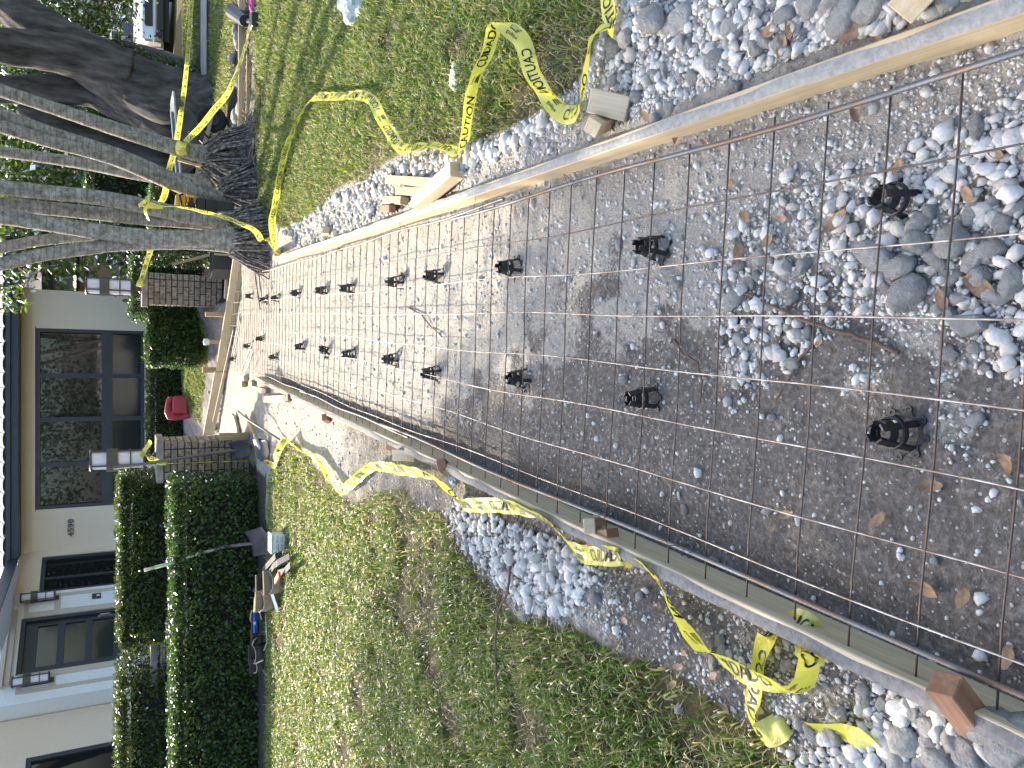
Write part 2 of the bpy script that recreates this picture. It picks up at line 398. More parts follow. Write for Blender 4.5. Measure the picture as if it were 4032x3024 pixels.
# street and drive, far right
street_mat = mat('asphalt', (.17, .17, .17), (.12, .12, .12), 6, .9, bump=.2)
def sheet(name, pts, z, m):
    me = bpy.data.meshes.new(name); me.from_pydata([(p[0], p[1], z) for p in pts], [], [tuple(range(len(pts)))]); me.materials.append(m)
    o = link(name, me); o['kind'] = 'structure'; return o
sheet('street', [(-40, 21.2), (60, 20.2), (60, 29), (-40, 30)], .045, street_mat)
pave = mat('pavement_concrete', (.42, .40, .36), (.30, .28, .25), 3, .9, bump=.2)
sheet('pavement', [(5.5, 14.6), (40, 14.2), (40, 15.3), (5.9, 15.7)], .062, pave)
sheet('driveway_edge', [(5.2, 17.4), (40, 16.9), (40, 18.2), (6.2, 18.6)], .066, pave)

# ---------------------------------------------------------------- grass (stuff)
def blades(name, P, hgt, wid, lean, mat_, zoff=0.0):
    n = len(P); z = hfun(P[:, 0], P[:, 1]) + zoff
    a = rng.uniform(0, 2 * np.pi, n); w = np.stack([np.cos(a), np.sin(a), np.zeros(n)], 1) * (wid / 2)[:, None]
    b = a + np.pi / 2 + rng.normal(0, .4, n); dr = np.stack([np.cos(b), np.sin(b), np.zeros(n)], 1)
    base = np.stack([P[:, 0], P[:, 1], z - .005], 1); up = np.array([0, 0, 1.0])
    mid = base + up * (hgt * .62)[:, None] + dr * (hgt * lean * .35)[:, None]
    tip = base + up * (hgt * np.clip(1.05 - lean * .45, .15, 1))[:, None] + dr * (hgt * lean)[:, None]
    V = np.stack([base - w * .8, base + w * .8, mid - w, mid + w, tip], 1).reshape(-1, 3)
    k = np.arange(n)[:, None] * 5
    Fa = np.concatenate([k + [0, 1, 3], k + [0, 3, 2], k + [2, 3, 4]], 1).reshape(-1, 3)
    return fast_mesh(name, V, Fa, mat_)
G_GREEN = leafmat('grass_green', [(.06, .125, .014), (.10, .185, .02), (.14, .22, .028), (.075, .145, .02), (.20, .25, .045), (.28, .28, .085), (.42, .37, .19), (.11, .185, .022)], .42, .04, .45)
G_DRY = leafmat('grass_dry', [(.42, .36, .19), (.50, .44, .26), (.30, .25, .12), (.36, .34, .14)], .3, .04, .5)
def scatter_poly(poly, n, wfun=None):
    P = np.array([(p[0], p[1]) for p in poly]); lo = P.min(0); hi = P.max(0); out = []
    tot = 0
    while tot < n:
        q = rng.uniform(lo, hi, (n * 3, 2)); q = q[inpoly(q[:, 0], q[:, 1], P)]
        if wfun is not None: q = q[rng.uniform(0, 1, len(q)) < wfun(q[:, 0], q[:, 1])]
        # keep only what the view could plausibly see
        q = q[(np.abs(q[:, 0]) < q[:, 1] * .56 + .9) & (q[:, 1] > .4)]
        out.append(q); tot += len(q)
        if len(out) > 60: break
    return np.concatenate(out)[:n]
def edge_dist(X, Y, poly):
    d = np.full(np.shape(X), 1e9); n = len(poly)
    for i in range(n):
        ax, ay = poly[i][0], poly[i][1]; bx, by = poly[(i + 1) % n][0], poly[(i + 1) % n][1]
        t = np.clip(((X - ax) * (bx - ax) + (Y - ay) * (by - ay)) / ((bx - ax) ** 2 + (by - ay) ** 2 + 1e-9), 0, 1)
        d = np.minimum(d, np.hypot(X - ax - t * (bx - ax), Y - ay - t * (by - ay)))
    return d
def grass_w(poly, bare=.35):
    def f(X, Y):
        e = sstep(0.0, .35, edge_dist(X, Y, poly)); c = fbm(X, Y, 3.1, 3, 77)
        w = (.25 + .75 * e) * sstep(bare - .12, bare + .22, c)
        return np.clip(w * np.clip(2.6 / np.maximum(Y, 1), .22, 1), 0, 1)
    return f
def lawn(name, poly, n, h0, bare=.35, wide=1.0):
    P = scatter_poly(poly, n, grass_w(poly, bare)); d = np.hypot(P[:, 0], P[:, 1]); k = 1 + .10 * np.maximum(d - 3, 0)
    m = len(P)
    o = link(name, blades(name, P, rng.uniform(.55, 1.25, m) * h0, rng.uniform(.0035, .0075, m) * k * wide, rng.uniform(.2, 1.15, m), G_GREEN)); o['kind'] = 'stuff'
    q = scatter_poly(poly, n // 5, lambda X, Y: np.clip(2.6 / np.maximum(Y, 1), .2, 1) * (.4 + .6 * fbm(X, Y, 2.2, 3, 5))); m = len(q); d = np.hypot(q[:, 0], q[:, 1])
    o2 = link('dry_grass', blades('dry_grass', q, rng.uniform(.3, .8, m) * h0, rng.uniform(.002, .005, m) * (1 + .1 * np.maximum(d - 3, 0)) * wide, rng.uniform(.7, 1.7, m), G_DRY)); o2['kind'] = 'stuff'
lawn('grass', LAWN_L, 85000, .066, .36)
lawn('grass', LAWN_R, 85000, .062, .30)
lawn('grass', LAWN_S, 9000, .06, .2, 1.2)
lawn('grass', LAWN_T, 4000, .08, .2, 1.6)
_cd = (CF_B - CF_A).normalized(); _cn = Vector((.784, .621, 0))
LAWN_C = [tuple((CF_A + _cd * s_ + _cn * o_)[:2]) for s_, o_ in ((4.6, .50), (3.6, .55), (2.9, .55), (2.35, .65), (2.3, 1.2), (2.9, 1.7), (3.6, 2.0), (5.2, 2.0))]
lawn('grass', LAWN_C, 15000, .05, .12, 1.1)

# ---------------------------------------------------------------- stones
def rock_mesh(seed, sub=2, flat=.72):
    bm = bmesh.new(); bmesh.ops.create_icosphere(bm, subdivisions=sub, radius=1); r = random.Random(seed)
    ax = [Vector((r.gauss(0, 1), r.gauss(0, 1), r.gauss(0, 1))).normalized() for _ in range(7)]; dd = [r.uniform(.55, .9) for _ in ax]
    sc = Vector((r.uniform(.8, 1.25), r.uniform(.7, 1.0), flat * r.uniform(.8, 1.1)))
    from mathutils import noise as mn
    off = Vector((r.uniform(0, 50), r.uniform(0, 50), r.uniform(0, 50)))
    for v in bm.verts:
        c = v.co.copy()
        for a, d in zip(ax, dd):
            t = c.dot(a)
            if t > d: c -= a * (t - d) * .92
        c *= 1 + .17 * mn.noise(v.co * 1.7 + off) + .09 * mn.noise(v.co * 4.5 + off) + .05 * mn.noise(v.co * 10 + off)
        v.co = Vector((c.x * sc.x, c.y * sc.y, c.z * sc.z))
    me = bpy.data.meshes.new('rock'); bm.to_mesh(me); bm.free()
    me.polygons.foreach_set('use_smooth', np.ones(len(me.polygons), bool)); return me
def rock_material():
    m, nt, out = nmat('limestone'); vec = mapping(nt); oi = N(nt, 'ShaderNodeObjectInfo')
    n1 = noise(nt, vec, 2.5, 6, .65); n2 = noise(nt, vec, 9, 5, .7)
    col = ramp(nt, n1, [(.3, (.50, .475, .43)), (.5, (.63, .605, .555)), (.7, (.76, .735, .68))])
    col = mixc(nt, math_(nt, 'MULTIPLY', ramp(nt, n2, [(.56, (0, 0, 0)), (.72, (1, 1, 1))]), .5), col, (.36, .33, .29))
    hs = N(nt, 'ShaderNodeHueSaturation'); v = N(nt, 'ShaderNodeMapRange'); v.inputs[3].default_value = .88; v.inputs[4].default_value = 1.25
    nt.links.new(oi.outputs['Random'], v.inputs[0]); nt.links.new(v.outputs[0], hs.inputs['Value']); nt.links.new(col, hs.inputs['Color'])
    pbsdf(nt, out, hs.outputs[0], .93, 0, math_(nt, 'ADD', n2, n1), .9, .10, .2); return m
ROCK = rock_material(); ROCKS = [rock_mesh(s, 3) for s in range(14)]
for r_ in ROCKS: r_.materials.append(ROCK)
def pebble_material():
    m, nt, out = nmat('limestone_gravel'); g = N(nt, 'ShaderNodeNewGeometry'); n2 = noise(nt, g.outputs['Position'], 130, 4, .7)
    col = ramp(nt, g.outputs['Random Per Island'], [(0, (.36, .33, .285)), (.25, (.52, .485, .43)), (.6, (.63, .595, .535)), (1, (.74, .71, .645))])
    col = mixc(nt, .35, col, ramp(nt, n2, [(.35, (.3, .28, .24)), (.65, (.7, .67, .6))]))
    pbsdf(nt, out, col, .95, 0, n2, .5, .006, .2); return m
PEB = pebble_material()
def ico(sub):
    bm = bmesh.new(); bmesh.ops.create_icosphere(bm, subdivisions=sub, radius=1)
    V = np.array([v.co[:] for v in bm.verts]); Fa = np.array([[v.index for v in f.verts] for f in bm.faces]); bm.free(); return V, Fa
def pebbles(name, P, r, sub=1, sink=.35):
    U, Fa = ico(sub); n = len(P); m = len(U)
    q = rng.normal(0, 1, (n, 4)); q /= np.linalg.norm(q, axis=1)[:, None]; w, x, y, z = q.T
    Rm = np.stack([1 - 2 * (y * y + z * z), 2 * (x * y - z * w), 2 * (x * z + y * w), 2 * (x * y + z * w), 1 - 2 * (x * x + z * z), 2 * (y * z - x * w), 2 * (x * z - y * w), 2 * (y * z + x * w), 1 - 2 * (x * x + y * y)], 1).reshape(n, 3, 3)
    S = rng.uniform(.5, 1.25, (n, 1, 3)); V = U[None] * S * rng.uniform(.70, 1.18, (n, m, 1))
    V = np.einsum('nij,nmj->nmi', Rm, V) * r[:, None, None]; V[:, :, 2] *= .8
    zg = hfun(P[:, 0], P[:, 1]); C = np.stack([P[:, 0], P[:, 1], zg + r * (1 - sink) * .6], 1)
    V = (V + C[:, None, :]).reshape(-1, 3); A = (Fa[None] + (np.arange(n) * m)[:, None, None]).reshape(-1, 3)
    o = link(name, fast_mesh(name, V, A, PEB, sub > 1)); o['kind'] = 'stuff'; return o
def sample_px(poly, n, z=.03):
    P = np.array(poly, float); lo = P.min(0); hi = P.max(0); out = []; k = 0
    while k < n:
        q = rng.uniform(lo, hi, (n * 2, 2)); q = q[inpoly(q[:, 0], q[:, 1], P)]; out.append(q); k += len(q)
    q = np.concatenate(out)[:n]
    a = (1512 - q[:, 1] * D) / F; b = (q[:, 0] * D - 2016) / F; dz = -SP - b * CP; t = (z - CAM_H) / dz
    return np.stack([a * t, (CP - b * SP) * t], 1)
# regions in the photograph (D px): whole walk, right strip, left strip
BED = [(560, 700), (560, 600), (640, 545), (2230, 60), (2230, 1560), (560, 810)]
RSTRIP = [(620, 540), (615, 500), (740, 410), (850, 345), (930, 322), (1030, 315), (1180, 240), (1290, 150), (1330, 20), (1345, -15), (2230, -15), (2000, 30), (620, 560)]
LSTRIP = [(560, 820), (560, 900), (650, 950), (700, 1015), (780, 1075), (870, 1045), (930, 1100), (1010, 1190), (1080, 1270), (1200, 1335), (1280, 1350), (1450, 1440), (1540, 1500), (1660, 1600), (1720, 1660), (2230, 1660), (2230, 1590), (1700, 1330), (560, 840)]
LPILE = [(960, 1110), (1000, 1070), (1050, 1110), (1120, 1150), (1230, 1190), (1280, 1240), (1240, 1320), (1150, 1330), (1075, 1265), (1000, 1190)]
FRONTR = [(1560, 900), (1500, 560), (1700, 380), (2230, 230), (2230, 860), (1900, 640)]
RFRONT = [(1330, -10), (1310, 120), (1290, 230), (1700, 130), (2050, 20), (2060, -10)]
LFRONT = [(1850, 1500), (1960, 1450), (2230, 1590), (2230, 1660), (1720, 1660), (1780, 1560)]
def keep_lime(P, lo=.15, k=1.0):
    L = limerock(P[:, 0], P[:, 1]); return P[rng.uniform(0, 1, len(P)) < lo + k * L]
Pb = keep_lime(sample_px(BED, 15000), .03, .85); Pr = sample_px(RSTRIP, 9500); Pl = keep_lime(sample_px(LSTRIP, 7500), .12, .9)
Ps = np.concatenate([Pb, Pr, Pl, sample_px(LPILE, 1500), sample_px(FRONTR, 2500)])
dist = np.hypot(Ps[:, 0], Ps[:, 1])
pebbles('gravel', Ps, np.clip(rng.lognormal(-.15, .5, len(Ps)), .4, 3.2) * .0042 * (1 + .11 * dist), 1, .75)
def dense(P, r0, s, name='gravel'):
    pebbles(name, P, np.clip(rng.lognormal(0, s, len(P)), .4, 2.4) * r0, 2, .2)
dense(np.concatenate([sample_px(RFRONT, 900, .06), sample_px(FRONTR, 560, .02), sample_px(LFRONT, 300, .05)]), .009, .5)
dense(sample_px(LPILE, 750, .08), .0125, .4)
dense(sample_px([(610, 500), (850, 350), (1030, 318), (1180, 250), (1280, 230), (900, 440), (650, 545)], 900, .05), .014, .4)
# the single stones that can be picked out, largest first
def rock(p, r, seed, label=None, group=None, flat=1.0):
    if label is None:
        px_, py_ = toPF(p[0], p[1])
        if px_ > WR: label, group = ('pale limestone rock in the gravel outside the right form board', 'rocks outside the right form board')
        elif px_ > WL: label, group = (('white limestone rock lying on the walk among the wire mesh near the nearest black chairs', 'rocks on the near part of the walk') if py_ < 1.6 else ('small white limestone rock lying under the wire mesh farther along the walk', 'rocks farther along the walk'))
        else: label, group = (('limestone rock heaped at the near left corner outside the form board', 'rocks at the near left corner') if py_ < 1.35 else ('limestone rock on the grey dirt and gravel heap between left form board and lawn', 'rocks beside the left lawn'))
    o = link('rock', ROCKS[seed % 14]); o.location = (p[0], p[1], hz(p[0], p[1]) + r * .28); o.rotation_euler = (random.uniform(-.4, .4), random.uniform(-.4, .4), random.uniform(0, 6.28))
    o.scale = (r, r, r * flat); return set_props(o, label, 'rock', group)
_big = [(1420, 45, .055), (1480, 40, .05), (1360, 85, .045), (1330, 105, .035), (1480, 95, .03), (1550, 130, .035), (1640, 100, .03), (1395, 20, .03), (1590, 60, .035), (1690, 90, .03), (1830, 40, .05), (1760, 15, .035), (1900, 20, .05), (1800, 15, .03),
        (1700, 40, .03), (1560, 230, .022), (1380, 210, .03), (1330, 175, .026), (1440, 150, .026), (1500, 165, .024), (1590, 190, .026), (1450, 230, .022), (1420, 260, .02),
        (2060, 520, .05), (1985, 530, .034), (2030, 555, .034), (1900, 560, .05), (1950, 575, .036), (1985, 490, .026), (2110, 560, .03), (2010, 460, .022), (1965, 640, .043), (2070, 600, .022), (2120, 600, .026), (2050, 640, .022), (2150, 540, .03), (2190, 610, .03), (2170, 480, .026), (1870, 540, .022),
        (1650, 560, .028), (1640, 600, .02), (1705, 580, .022), (1590, 648, .03), (1605, 735, .024), (1597, 825, .024), (1640, 700, .012), (1350, 820, .022), (1290, 725, .012), (1465, 610, .024), (1440, 525, .022), (1340, 530, .02), (2055, 765, .022), (2110, 905, .02), (1590, 520, .014), (1650, 545, .018),
        (1140, 1330, .03), (1125, 1165, .028), (1175, 1160, .024), (1190, 1230, .026), (1100, 1150, .02), (1165, 1235, .022), (1225, 1250, .02), (1215, 1205, .018), (1235, 1290, .018), (1090, 1190, .022), (1050, 1100, .03), (1010, 1075, .026), (1290, 1290, .03), (1095, 1235, .02),
        (2150, 1560, .046), (2200, 1600, .05), (2100, 1630, .036), (2060, 1600, .03), (2040, 1640, .036), (2180, 1650, .03), (2010, 1570, .024), (1980, 1540, .026), (1955, 1600, .04), (2120, 1540, .03), (1990, 1600, .022), (2010, 1525, .022), (1960, 1655, .04), (2080, 1560, .02),
        (1855, 1365, .017), (1800, 1400, .016), (1865, 1480, .014), (1470, 1530, .02), (1700, 1440, .016), (1545, 1430, .024), (1560, 1385, .02), (1675, 1480, .016), (1490, 1245, .022), (1710, 1435, .014), (1660, 1345, .02), (1480, 1100, .018), (1545, 1210, .018), (1660, 1100, .016)]
_nr = 0
for x, y, r in _big:
    p = gD(x, y); rock(p, r, _nr); _nr += 1
for poly, n, r0 in ((RFRONT, 62, .019), (FRONTR, 50, .018), (LFRONT, 28, .02), (LPILE, 34, .018), (BED, 10, .010), (LSTRIP, 12, .016)):
    for q in sample_px(poly, n, .04):
        if math.hypot(q[0], q[1]) > 5: continue
        rock(q, r0 * random.uniform(.7, 1.35), _nr); _nr += 1
# ================================================================= HOUSE (far side of the hedges)
STUCCO = mat('stucco_taupe', (.80, .655, .49), (.75, .61, .455), 40, .9, bump=.25, bscale=120)
CREAM = mat('stucco_cream', (.74, .61, .43), (.68, .56, .40), 30, .9, bump=.2, bscale=120)
WHITEW = mat('painted_wall_white', (.82, .81, .78), (.77, .76, .73), 20, .85, bump=.15, bscale=90)
TRIM = mat('trim_sand', (.56, .49, .39), (.5, .44, .35), 20, .8)
DKFRAME = mat('frame_charcoal', (.035, .037, .042), (.026, .028, .032), 10, .45)
FASCIA = mat('fascia_navy', (.028, .036, .055), (.02, .026, .042), 8, .45)
def glassmat(name, tint=(.012, .014, .015), rough=.02):
    m, nt, out = nmat(name); g = N(nt, 'ShaderNodeNewGeometry'); f = noise(nt, g.outputs['Position'], .9, 2)
    p = pbsdf(nt, out, tint, rough, 0, f, .02, .05, .5); return m
GLASS = glassmat('window_glass'); FROST = glassmat('window_film_grey', (.018, .022, .023), .10)
YH = 19.0; FN = Vector((0, -1, 0))
house = thing('house', 'stucco house with dark window wall, angled porch door and navy fascia behind the hedges', 'house', (-1, YH, .4))
def fz(xs, ys): return dp(xs, ys, YH)          # a point of the main facade seen at that pixel
ZT = fz(72, 1700).z; ZF = fz(126, 1700).z; xr = fz(300, 1147).x
corner = fz(380, 2150); XC = corner.x
AD = Vector((-math.sin(R(38)), -math.cos(R(38)), 0)); AN = Vector((math.cos(R(38)), -math.sin(R(38)), 0))   # angled porch wall: along / outwards
AN = AN if AN.y < 0 else -AN
A0 = Vector((XC, YH, 0))
def az(xs, ys): q = pp(xs, ys, A0, AN); return (q - A0).dot(AD), q.z
def A(t, z, o=0.0): return A0 + AD * t + AN * o + Vector((0, 0, z))
def abox(mb, t0, t1, z0, z1, o0, o1):
    mb.hexa([A(t0, z0, o0), A(t1, z0, o0), A(t1, z0, o1), A(t0, z0, o1), A(t0, z1, o0), A(t1, z1, o0), A(t1, z1, o1), A(t0, z1, o1)]); return mb
def fbox(mb, x0, x1, z0, z1, y0, y1):
    mb.box(((x0 + x1) / 2, (y0 + y1) / 2, (z0 + z1) / 2), (abs(x1 - x0), abs(y1 - y0), abs(z1 - z0))); return mb
# main wall, built round the window opening
wx0, wx1 = fz(300, 1998).x, fz(300, 1296).x; wz1 = fz(141, 1650).z; wz0 = .95
m = MB(); fbox(m, XC, wx0, .2, ZF, YH, YH + .2); fbox(m, wx1, xr, .2, ZF, YH, YH + .2); fbox(m, wx0, wx1, .2, wz0, YH, YH + .2); fbox(m, wx0, wx1, wz1, ZF, YH, YH + .2); fbox(m, xr - .2, xr, .2, ZF, YH + .2, YH + 5)
m.build('wall', STUCCO, house)
m = MB(); fbox(m, XC - .02, xr + .02, ZF, ZT, YH - .025, YH + .19); m.build('frieze', CREAM, house)
# window: frames and eight panes
wn = MB(); fr = .075
for x in (wx0, wx1 - fr): fbox(wn, x, x + fr, wz0, wz1, YH + .03, YH + .14)
fbox(wn, wx0 + fr, wx1 - fr, wz1 - fr, wz1, YH + .03, YH + .14); fbox(wn, wx0 + fr, wx1 - fr, wz0, wz0 + fr, YH + .03, YH + .14)
tz0, tz1 = fz(443, 1600).z, fz(400, 1600).z
fbox(wn, wx0 + fr, wx1 - fr, tz0, tz1, YH + .035, YH + .13)
ms = [fz(300, y).x for y in (1826, 1651, 1479)]
for x in ms:
    fbox(wn, x - .05, x + .05, tz1, wz1 - fr, YH + .04, YH + .125); fbox(wn, x - .05, x + .05, wz0 + fr, tz0, YH + .04, YH + .125)
wo = wn.build('window', DKFRAME, house)
xs_ = [wx0 + fr] + ms + [wx1 - fr]
for i in range(4):
    for z0, z1, g in ((tz1, wz1 - fr, GLASS), (wz0 + fr, tz0, FROST)):
        m = MB(); fbox(m, xs_[i] + .02, xs_[i + 1] - .02, z0, z1, YH + .085, YH + .095); m.build('pane', g, wo)
m = MB(); fbox(m, wx0 - .03, wx1 + .03, wz1, wz1 + .012, YH - .012, YH + .02); m.build('drip_edge', DKFRAME, house)
# curtain folds behind the upper panes are hidden by reflections; the room behind is dark
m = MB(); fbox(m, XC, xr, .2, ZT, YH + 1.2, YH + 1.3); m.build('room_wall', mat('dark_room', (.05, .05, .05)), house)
# house number: four floating digits
def text_mesh(body, size, bold=0.0, extrude=0.0):
    cu = bpy.data.curves.new('txt', 'FONT'); cu.body = body; cu.size = size; cu.offset = bold; cu.extrude = extrude; cu.resolution_u = 3
    o = bpy.data.objects.new('txt', cu); COL.objects.link(o); dg = bpy.context.evaluated_depsgraph_get()
    me = o.evaluated_get(dg).to_mesh(); V = [v.co.copy() for v in me.vertices]; Fs = [tuple(p.vertices) for p in me.polygons]
    o.evaluated_get(dg).to_mesh_clear(); bpy.data.objects.remove(o); bpy.data.curves.remove(cu); return V, Fs
NUMB = mat('number_bronze', (.13, .125, .12), (.1, .098, .09), 10, .5, .3)
a = fz(290, 2110); b = fz(290, 2040); hgt = fz(266, 2075).z - a.z; cw = (b.x - a.x) / 4
for i, ch in enumerate('4590'):
    V, Fs = text_mesh(ch, 1, .01, .05)
    x0 = min(v.x for v in V); x1 = max(v.x for v in V); y1 = max(v.y for v in V); s = cw * .86 / (x1 - x0); sz = hgt / y1
    MB().add([Vector((a.x + i * cw + (v.x - x0) * s, YH - .03 - v.z * .3, a.z + v.y * sz)) for v in V], Fs).build('house_number', NUMB, house)
# fascia and gutter of the main eave, roof and its tiles
EO = .55                                       # eave overhang
def ez(xs, ys): return dp(xs, ys, YH - EO)
e0 = ez(30, 1700).z; e1 = ez(72, 1700).z; exl = ez(50, 2205).x; exr = xr + 1.0
m = MB(); fbox(m, exl, exr, e1, e0, YH - EO, YH - EO + .05); fbox(m, exl - .02, exr, e0 - .05, e0 + .02, YH - EO - .07, YH - EO); m.build('fascia', FASCIA, house)
m = MB(); fbox(m, exl, exr, e1, e1 + .02, YH - EO + .05, YH - .03); m.build('soffit', FASCIA, house)
# second eave, turning towards the porch
f0 = Vector((exl, YH - EO, 0)); f1 = pp(0, 2322, (0, YH - 2.2, 0), Vector((0, -1, 0))); fd = Vector((f1.x - f0.x, f1.y - f0.y, 0)).normalized()
m = MB(); m.bar(f0 + Vector((0, 0, (e0 + e1) / 2)), f0 + fd * 3.2 + Vector((0, 0, (e0 + e1) / 2)), .05, e0 - e1); m.build('fascia', FASCIA, house)
m = MB()
for k in range(9):
    d0 = f0 + fd * .1 + AN * -(.06 + k * .11); m.bar(d0 + Vector((0, 0, e1 + .02)), d0 + fd * 3.0 + Vector((0, 0, e1 + .02)), .1, .015)
m.build('porch_soffit', WHITEW, house)
ROOFM = mat('roof_mortar', (.36, .34, .30), (.22, .21, .19), 6, .9)
m = MB(); m.hexa([(exl - 3, YH - EO, e0), (exr, YH - EO, e0), (exr, YH + 5, e0 + 1.9), (exl - 3, YH + 5, e0 + 1.9), (exl - 3, YH - EO, e0 + .03), (exr, YH - EO, e0 + .03), (exr, YH + 5, e0 + 1.95), (exl - 3, YH + 5, e0 + 1.95)])
m.build('roof', ROOFM, house)
TILE = mat('cement_roof_tile', (.62, .60, .55), (.30, .28, .25), 5, .85, bump=.3, orand=.18)
tm = MB(); prof = [(math.cos(a_) * .155, math.sin(a_) * .04) for a_ in np.linspace(0, math.pi, 6)]
tm.prism([(x, 0, z) for x, z in prof] + [(x * .82, 0, z * .72) for x, z in reversed(prof)], (0, .46, 0))
t0 = None; nt_ = 0
slope = math.atan2(1.9, 5 + EO)
for row in range(3):
    for i in range(int((exr - exl + 2.2) / .31)):
        p = (exl - 2 + i * .31 + .15, YH - EO - .06 + row * .38 * math.cos(slope), e0 + .045 + row * .38 * math.sin(slope) + .01 * row)
        if t0 is None:
            t0 = tm.build('roof_tile', TILE, house, world=False, fix=True); o = t0
        else:
            o = link('roof_tile', t0.data, house)
        o.location = Vector(p) - house.location; o.rotation_euler = (slope - .02, 0, random.uniform(-.02, .02))
# angled porch wall: side window, moulded door surround, door
za = ZT - .02
t_w0, zw1 = az(160, 2187); t_w1, _ = az(160, 2336); t_w0 = az(300, 2180)[0]; t_w1 = az(300, 2318)[0]; zw1 = az(166, 2190)[1]
t_d0 = az(467, 2410)[0]; t_d1 = az(546, 2590)[0]; zd1 = az(104, 2458)[1]; t_col = az(300, 2330)[0]; t_end = az(300, 2745)[0]
m = MB(); abox(m, 0, t_w0, .2, za, -.2, 0); abox(m, t_w0, t_w1, zw1, za, -.2, 0); abox(m, t_w0, t_w1, .2, .9, -.2, 0); abox(m, t_w1, t_col, .2, za, -.2, 0); m.build('wall', STUCCO, house)
wn = MB()
for t in (t_w0, t_w1 - .07): abox(wn, t, t + .07, .9, zw1, -.14, -.03)
abox(wn, t_w0 + .07, t_w1 - .07, zw1 - .08, zw1, -.14, -.03); tm_ = t_w0 + (t_w1 - t_w0) * .60; abox(wn, tm_ - .03, tm_ + .03, .9, zw1 - .08, -.13, -.04)
wo = wn.build('window', DKFRAME, house)
for q0, q1 in ((t_w0 + .07, tm_ - .03), (tm_ + .03, t_w1 - .07)):
    m = MB(); abox(m, q0, q1, .9, zw1 - .08, -.095, -.085); m.build('pane', GLASS, wo)
ztop = za + 1.2
m = MB(); abox(m, t_col, t_d0 - .05, .2, ztop, -.25, .10); abox(m, t_d1 + .05, t_end, .2, ztop, -.25, .10); abox(m, t_d0 - .05, t_d1 + .05, zd1 + .08, ztop, -.25, .10); m.build('portal_wall', WHITEW, house)
m = MB()
for q0, q1 in ((t_d0 - .17, t_d0 - .05), (t_d1 + .05, t_d1 + .17), (t_col + .08, t_col + .15), (t_end - .25, t_end - .18)): abox(m, q0, q1, .2, zd1 + .05, .10, .118)
zs = az(360 / 1.62, 2480)[1]
for q0, q1 in ((t_col + .15, t_d0 - .17), (t_d1 + .17, t_end - .25)): abox(m, q0, q1, zs - .05, zs + .06, .10, .116); abox(m, q0, q1, zd1 - .03, zd1 + .05, .10, .116)
m.build('moulding', TRIM, house)
m = MB(); zc_ = az(35, 2500)[1]; abox(m, t_d0 - .22, t_d1 + .25, zc_ - .12, zc_ - .02, .10, .2); abox(m, t_d0 - .26, t_d1 + .29, zc_ - .02, zc_ + .05, .10, .26); m.build('cornice', TRIM, house)
dr = MB(); abox(dr, t_d0 - .05, t_d0 + .02, .4, zd1 + .08, -.12, .09); abox(dr, t_d1 - .02, t_d1 + .05, .4, zd1 + .08, -.12, .09); abox(dr, t_d0 + .02, t_d1 - .02, zd1, zd1 + .08, -.12, .09)
st = .12; gz = [az(v, 2520)[1] for v in (147, 226, 254, 337, 362, 446, 470, 560)]
abox(dr, t_d0 + .02, t_d0 + st, .4, zd1, -.05, .02); abox(dr, t_d1 - st, t_d1 - .02, .4, zd1, -.05, .02)
for z0, z1 in ((gz[0], zd1), (gz[2], gz[1]), (gz[4], gz[3]), (gz[6], gz[5]), (.4, gz[7])): abox(dr, t_d0 + st, t_d1 - st, min(z0, z1), max(z0, z1), -.05, .02)
do = dr.build('door', DKFRAME, house)
RIPPLE = glassmat('door_glass_rippled', (.03, .035, .03), .06)
for z1, z0 in ((gz[0], gz[1]), (gz[2], gz[3]), (gz[4], gz[5]), (gz[6], gz[7])):
    m = MB(); abox(m, t_d0 + st, t_d1 - st, min(z0, z1), max(z0, z1), -.02, -.01); m.build('pane', RIPPLE, do)
STEEL = mat('brushed_steel', (.55, .55, .55), (.45, .45, .45), 20, .35, .9)
zh = az(430, 2430)[1]; m = MB(); m.tube([A(t_d0 + .05, zh + .16, .03), A(t_d0 + .05, zh + .16, .07), A(t_d0 + .05, zh, .07), A(t_d0 + .05, zh - .04, .03)], .012, 6); abox(m, t_d0 + .03, t_d0 + .075, zh - .06, zh + .2, .02, .03); m.build('handle', STEEL, do)
kp = az(380, 2360); m = MB(); abox(m, kp[0] - .06, kp[0] + .06, kp[1] - .08, kp[1] + .08, .10, .13); ko = m.build('keypad', DKFRAME, house)
m = MB(); abox(m, kp[0] - .02, kp[0] + .02, kp[1] - .06, kp[1] + .0, .131, .134); m.build('key_panel', mat('panel_white', (.7, .7, .7)), ko)
# wall beyond the portal with another window
m = MB(); abox(m, t_end - .2, t_end - .02, .2, za + 1.2, -.6, -.25); m.build('return_wall', WHITEW, house)
t2 = t_end; m = MB(); tq0 = az(350, 2890)[0]; tq1 = tq0 + 1.6; zq = az(100, 2900)[1]
abox(m, t2, tq0, .2, za + 1, -.6, -.4); abox(m, tq0, tq1, zq, za + 1, -.6, -.4); abox(m, tq0, tq1, .2, .9, -.6, -.4); abox(m, tq1, tq1 + 1, .2, za + 1, -.6, -.4); m.build('wall', STUCCO, house)
wn = MB()
for t in (tq0, tq0 + .72, tq1 - .07): abox(wn, t, t + .07, .9, zq, -.55, -.42)
abox(wn, tq0 + .07, tq1 - .07, zq - .08, zq - .002, -.545, -.425)
wo = wn.build('window', DKFRAME, house)
for q0, q1 in ((tq0 + .07, tq0 + .72), (tq0 + .79, tq1 - .07)):
    m = MB(); abox(m, q0, q1, .9, zq - .08, -.5, -.49); m.build('pane', GLASS, wo)
